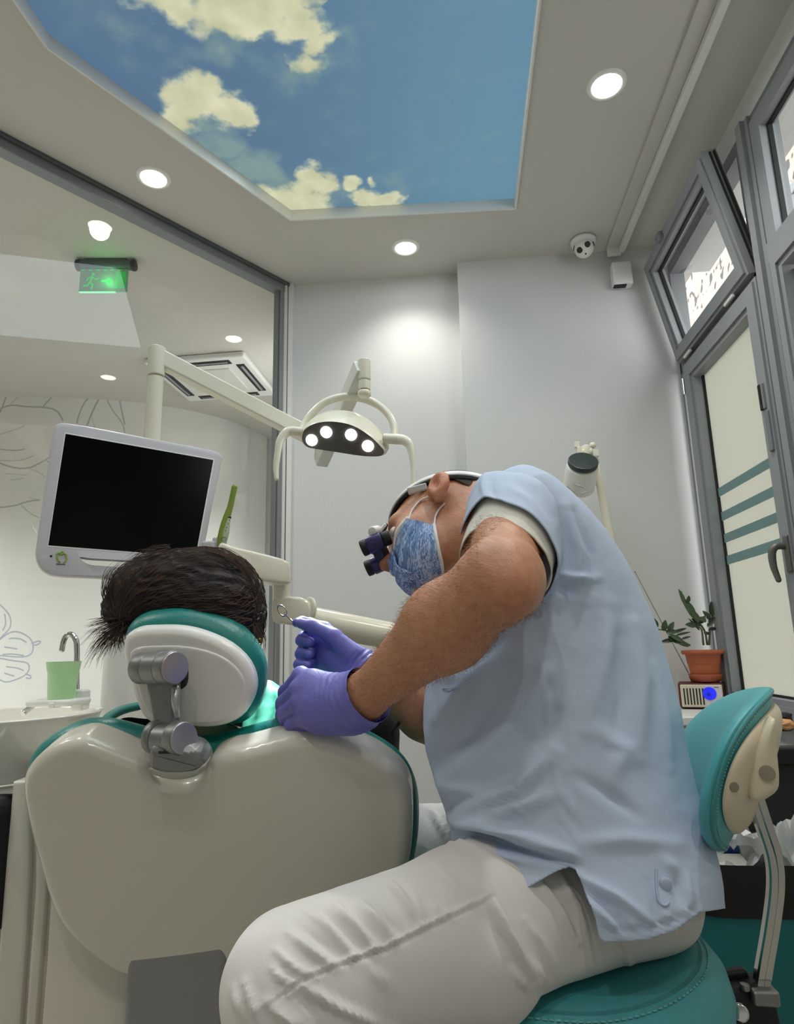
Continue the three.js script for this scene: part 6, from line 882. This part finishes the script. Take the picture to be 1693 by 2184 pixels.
hand('glove', 'violet glove on the far right hand pinching a mirror', [[[776, 1436, -1.135], [706, 1368, -1.168], 0.032, 0.024], [[776, 1440, -1.135], [704, 1412, -1.165], 0.032, 0.024]],
  [{ pts: [[706, 1362, -1.17], [692, 1342, -1.178], [660, 1331, -1.172], [644, 1327, -1.16], [633, 1328, -1.15]], r: [0.0145, 0.013, 0.011, 0.0098, 0.0085] }, { pts: [[702, 1380, -1.17], [682, 1368, -1.182], [648, 1360, -1.175], [643, 1366, -1.15], [660, 1370, -1.135]], r: [0.0145, 0.013, 0.0112, 0.010, 0.009] }, { pts: [[702, 1400, -1.168], [682, 1396, -1.18], [646, 1390, -1.172], [642, 1394, -1.146], [660, 1396, -1.13]], r: [0.0145, 0.0128, 0.0112, 0.010, 0.009] }, { pts: [[704, 1420, -1.162], [684, 1422, -1.172], [646, 1418, -1.162], [638, 1418, -1.14], [654, 1420, -1.126]], r: [0.013, 0.0115, 0.0105, 0.0095, 0.0085] }],
  { pts: [[752, 1398, -1.118], [712, 1358, -1.125], [668, 1336, -1.135], [642, 1330, -1.142]], r: [0.018, 0.0138, 0.0112, 0.0092] }, [[774, 1436, -1.135, 0.031], [796, 1450, -1.13, 0.0335], [812, 1462, -1.128, 0.037]], 0.01);
{ // mouth mirror held by the far hand, black cord tip under the arm
  const m = thing('mouth_mirror', 'small steel mouth mirror pinched by the far violet glove', 'mirror', P3([600, 1300, -1.15]));
  worldPart('handle', rod(P3([650, 1346, -1.152]), P3([618, 1320, -1.15]), 0.0022, 0.0016, 12), MAT.chrome, m);
  worldPart('mirror_disc', [rod(P3([618, 1320, -1.15]), P3([605, 1306, -1.15]), 0.0017, 0.0017, 10), new THREE.TorusGeometry(0.0088, 0.0018, 10, 32).scale(0.75, 1.25, 1).applyMatrix4(new THREE.Matrix4().makeRotationZ(0.62).setPosition(P3([602, 1303, -1.149])))], MAT.chrome, m);
  tag(mesh('black_cord', taperTube([P3([850, 1543, -1.14]), P3([843, 1552, -1.13]), P3([837, 1562, -1.13]), P3([838, 1574, -1.13])], [0.003, 0.0026, 0.0022, 0.0012], 20, 8), MAT.black), 'short black cord tip hanging below the bare forearms', 'cord');
}
{ // hair on the near forearm
  const p = bodyG.attributes.position, n = bodyG.attributes.normal, pos = [], dir = K.wristL.clone().sub(K.elbowL).normalize(), a = V(0, 0, 0), w = V(0, 0, 0), L2 = K.wristL.distanceTo(K.elbowL);
  for (let i = 0; i < p.count; i++) { a.fromBufferAttribute(p, i); const t = a.clone().sub(K.elbowL).dot(dir) / L2; if (t < -0.05 || t > 0.93 || armL(a.x, a.y, a.z) > 0.004) continue; for (let c = 0; c < 3; c++) { w.fromBufferAttribute(n, i); const s = a.clone().add(V(rr(-1, 1), rr(-1, 1), rr(-1, 1)).multiplyScalar(0.003)), d = dir.clone().multiplyScalar(rr(0.2, 0.9)).addScaledVector(w, rr(0.25, 0.75)).add(V(rr(-1, 1), rr(-0.7, 0.9), rr(-1, 1)).multiplyScalar(0.55)).normalize(), len = rr(0.005, 0.011), x = d.clone().cross(V(rr(-1, 1), rr(-1, 1), rr(-1, 1))).normalize().multiplyScalar(0.00013), m = s.clone().addScaledVector(d, len * 0.6).addScaledVector(w, -0.001), e = s.clone().addScaledVector(d, len).addScaledVector(w, -0.0028); for (const q of [s.clone().sub(x), s.clone().add(x), m.clone().add(x), s.clone().sub(x), m.clone().add(x), m.clone().sub(x), m.clone().sub(x), m.clone().add(x), e]) pos.push(q.x, q.y, q.z); } }
  const g = new THREE.BufferGeometry(); g.setAttribute('position', new THREE.Float32BufferAttribute(pos, 3)); g.computeVertexNormals();
  worldPart('arm_hair', g, M('#94704f', { roughness: 0.7 }), dentist, 'fine brown hair on the forearm').userData.kind = 'stuff';
}

// ---------------------------------------------------------------- the patient
{
  const pc = P3([456, 1350, -1.13]), pat = thing('person', 'dark haired patient lying back in the dental chair, seen from behind', 'person', V(-0.36, 0.6, -1.3));
  const f = V(0.16, 0.52, -0.84).normalize(), u0 = V(0, 0.84, 0.52), l = f.clone().cross(u0).normalize(), u = l.clone().cross(f), m = new THREE.Matrix4().makeBasis(f, u, l).setPosition(pc), inv = m.clone().invert();
  const neckEnd = V(-0.46, 0.88, -1.25).applyMatrix4(inv), hf = within(headField(neckEnd), m);
  const arms = blend([capF(V(-0.53, 0.83, -1.30), V(-0.60, 0.66, -1.45), 0.05, 0.04), capF(V(-0.60, 0.66, -1.45), V(-0.44, 0.66, -1.62), 0.04, 0.03), capF(V(-0.19, 0.83, -1.31), V(-0.20, 0.66, -1.50), 0.05, 0.04), capF(V(-0.20, 0.66, -1.50), V(-0.36, 0.68, -1.64), 0.04, 0.03), capF(V(-0.44, 0.66, -1.62), V(-0.36, 0.67, -1.66), 0.03, 0.022)], 0.02);
  const bf = (x, y, z) => smin(hf(x, y, z), arms(x, y, z), 0.02), b = box3([pc.clone().addScalar(0.14), pc.clone().addScalar(-0.14), V(-0.66, 0.6, -1.7), V(-0.12, 0.9, -1.2)], 0.02);
  worldPart('body', surface(bf, b.min, b.max, 0.0065), M('#d7a888', { roughness: 0.5, map: null, ...bump(grain, 0.0004, 12, 12) }), pat, 'light skin of head, neck and hands');
  const tf = blend([capF(V(-0.50, 0.845, -1.27), V(-0.22, 0.845, -1.28), 0.072, 0.072), capF(P3([272, 1590, -1.15]), P3([480, 1600, -1.15]), 0.048, 0.044), capF(V(-0.36, 0.80, -1.32), V(-0.37, 0.62, -1.58), 0.12, 0.125), capF(V(-0.53, 0.83, -1.30), V(-0.575, 0.72, -1.40), 0.062, 0.056), capF(V(-0.19, 0.83, -1.31), V(-0.195, 0.72, -1.44), 0.062, 0.056)], 0.05);
  const sh = surface(tf, V(-0.70, 0.48, -1.74), V(-0.06, 0.96, -1.15), 0.009); displace(sh, v => 0.004 * fbm(v.x * 14, v.y * 14, v.z * 14, 3));
  worldPart('shirt', sh, M('#121214', { roughness: 0.85 }), pat, 'black shirt');
  const lf = blend([capF(V(-0.46, 0.59, -1.66), V(-0.46, 0.62, -2.08), 0.09, 0.07), capF(V(-0.30, 0.59, -1.66), V(-0.30, 0.62, -2.08), 0.09, 0.07), capF(V(-0.46, 0.62, -2.08), V(-0.46, 0.50, -2.45), 0.068, 0.05), capF(V(-0.30, 0.62, -2.08), V(-0.30, 0.50, -2.45), 0.068, 0.05)], 0.03);
  worldPart('trousers', surface(lf, V(-0.60, 0.40, -2.55), V(-0.16, 0.74, -1.54), 0.012), M('#22242c', { roughness: 0.9 }), pat);
  // hair: a full dark mass swept to the left with loose ends
  const z0 = -1.10, mass = blend([ellF(P3([415, 1275, z0 - 0.01]).toArray(), [0.112, 0.088, 0.10]), ellF(P3([470, 1290, z0]).toArray(), [0.072, 0.082, 0.09]), ellF(P3([492, 1345, z0]).toArray(), [0.052, 0.060, 0.075]), ellF(P3([330, 1268, z0 + 0.01]).toArray(), [0.075, 0.064, 0.07]), ellF(P3([285, 1305, z0 + 0.02]).toArray(), [0.052, 0.026, 0.045])], 0.02);
  const hfn = (x, y, z) => mass(x, y, z) + 0.005 * noise(x * 26, y * 30, z * 22) + 0.0016 * Math.sin((y * 1.0 + 0.35 * x + 0.3 * z + 0.02 * noise(x * 20, y * 20, z * 20)) * 420);
  const hb = box3([P3([225, 1390, z0]), P3([560, 1150, z0])], 0.02); hb.min.z = -1.23; hb.max.z = -0.98;
  const hairM = M('#1d130e', { roughness: 0.62, }), hairM2 = M('#4c2f1f', { roughness: 0.6 });
  const hm = surface(hfn, hb.min, hb.max, 0.0046);
  const hair = worldPart('hair', hm, hairM, pat, 'thick dark brown hair swept to the left');
  // strands lying along the mass, and loose wisps
  const ribbonOf = (pts, w0, w1) => { const c = curve(pts), n = 12, pos = []; let pa = null, pb = null; for (let i = 0; i <= n; i++) { const p = c.getPoint(i / n), tg = c.getTangent(i / n), side = tg.clone().cross(V(0.2, 0.3, 1)).normalize().multiplyScalar((w0 + (w1 - w0) * i / n) / 2), a = p.clone().sub(side), q = p.clone().add(side); if (pa) for (const k of [pa, pb, q, pa, q, a]) pos.push(k.x, k.y, k.z); pa = a; pb = q; } return pos; };
  const geoOf = pos => { const g = new THREE.BufferGeometry(); g.setAttribute('position', new THREE.Float32BufferAttribute(pos, 3)); g.computeVertexNormals(); return g; };
  const A = [], B = [], hp = hm.attributes.position, hn = hm.attributes.normal, v = V(0, 0, 0), w = V(0, 0, 0), anchor = P3([285, 1312, z0 + 0.03]);
  for (let s = 0; s < 2200; s++) { const i = Math.floor(rnd() * hp.count); v.fromBufferAttribute(hp, i); w.fromBufferAttribute(hn, i); let p = v.clone().addScaledVector(w, 0.0012), pts = [p.clone()]; const lift = rr(0.0006, 0.0030); for (let k = 0; k < 7; k++) { const d = anchor.clone().sub(p); d.normalize().add(V(rr(-0.25, 0.25), rr(-0.25, 0.3), rr(-0.2, 0.2))); const g = gradOf(mass, p.x, p.y, p.z); const dn = d.x * g[0] + d.y * g[1] + d.z * g[2]; d.set(d.x - g[0] * dn, d.y - g[1] * dn, d.z - g[2] * dn).normalize(); p = p.clone().addScaledVector(d, 0.013); const h = hfn(p.x, p.y, p.z) - lift; p.x -= g[0] * h; p.y -= g[1] * h; p.z -= g[2] * h; pts.push(p.clone()); } (rnd() < 0.3 ? B : A).push(...ribbonOf(pts, rr(0.0008, 0.002), 0.0003)); }
  const wisps = [[[300, 1328], [262, 1338], [226, 1360], [204, 1392], [195, 1412]], [[296, 1322], [250, 1326], [214, 1342], [186, 1374]], [[300, 1334], [266, 1346], [240, 1366], [228, 1394]], [[310, 1318], [266, 1318], [226, 1330], [200, 1340]],[[262, 1330], [232, 1352], [205, 1362]], [[258, 1334], [222, 1362], [196, 1392]], [[262, 1338], [230, 1368], [206, 1400]], [[268, 1336], [248, 1362], [244, 1384]], [[250, 1322], [226, 1334], [190, 1345]], [[255, 1318], [220, 1322], [196, 1328]], [[240, 1290], [226, 1262], [236, 1222], [268, 1196]], [[246, 1284], [232, 1258], [244, 1226], [290, 1192]], [[250, 1290], [238, 1262], [250, 1230], [300, 1190]], [[256, 1284], [244, 1256], [262, 1220], [320, 1184]], [[236, 1300], [228, 1270], [232, 1244]], [[262, 1326], [258, 1350], [256, 1378]], [[440, 1172], [478, 1178], [520, 1206], [545, 1250]], [[470, 1180], [512, 1200], [540, 1240], [552, 1290]], [[500, 1188], [535, 1222], [556, 1280], [560, 1330]], [[545, 1330], [556, 1362], [552, 1390]], [[330, 1176], [300, 1182], [282, 1196]], [[360, 1166], [330, 1170], [300, 1188]], [[256, 1340], [252, 1366], [258, 1392]], [[290, 1340], [294, 1372], [306, 1400]]];
  for (const q of wisps) for (let k = 0; k < 16; k++) { const jx = rr(-7, 7), jy = rr(-6, 6), jz = rr(-0.02, 0.035), pts = q.map((p, i) => P3([p[0] + jx * (1 + 0.6 * i) + rr(-2, 2), p[1] + jy * (1 + 0.4 * i) + rr(-2, 2), z0 + 0.035 + jz])); (rnd() < 0.4 ? B : A).push(...ribbonOf(pts, rr(0.0009, 0.0022), 0.0002)); }
  worldPart('strand', geoOf(A), hairM, hair).userData.kind = 'stuff'; worldPart('strand', geoOf(B), hairM2, hair, 'lighter brown strands').userData.kind = 'stuff';
  worldPart('earring', new THREE.TorusGeometry(0.0045, 0.0014, 8, 20).rotateY(0.9).translate(...P3([554, 1368, -1.10]).toArray()), M('#d8a848', { roughness: 0.25, metalness: 1 }), pat);
  worldPart('hair_pin', new THREE.SphereGeometry(0.0028, 12, 8).translate(...P3([312, 1277, z0 + 0.078]).toArray()), MAT.chrome, hair);
  // bib
  const bib = tag(mesh('patient_bib', (() => { const rows = [], out = [[[519, 1562, -1.12], [530, 1561, -1.10], [560, 1556, -1.07], [588, 1550, -1.06]], [[522, 1532, -1.15], [545, 1528, -1.13], [575, 1522, -1.11], [596, 1518, -1.10]], [[534, 1500, -1.19], [556, 1494, -1.17], [582, 1492, -1.15], [606, 1494, -1.14]], [[548, 1466, -1.24], [564, 1456, -1.22], [586, 1462, -1.20], [612, 1476, -1.19]], [[560, 1470, -1.34], [575, 1466, -1.33], [600, 1472, -1.32], [622, 1484, -1.31]], [[560, 1500, -1.46], [580, 1498, -1.46], [604, 1500, -1.46], [630, 1506, -1.46]]].map(r => curve(r.map(P3))); const cols = []; for (let i = 0; i <= 28; i++) cols.push(curve(out.map(c => c.getPoint(i / 28)))); for (let k = 0; k <= 40; k++) rows.push(cols.map(c => c.getPoint(k / 40))); const g = loft(rows, false); displace(g, q => 0.005 * fbm(q.x * 30, q.y * 22, q.z * 22, 3) + 0.0025 * Math.sin(q.x * 150 + q.y * 60)); return thicken(g, 0.0012); })(), M('#5fd0b2', { roughness: 0.55 })), 'mint green patient bib lit by the lamp beside the headrest', 'bib');
}

renderer.render(scene, camera);
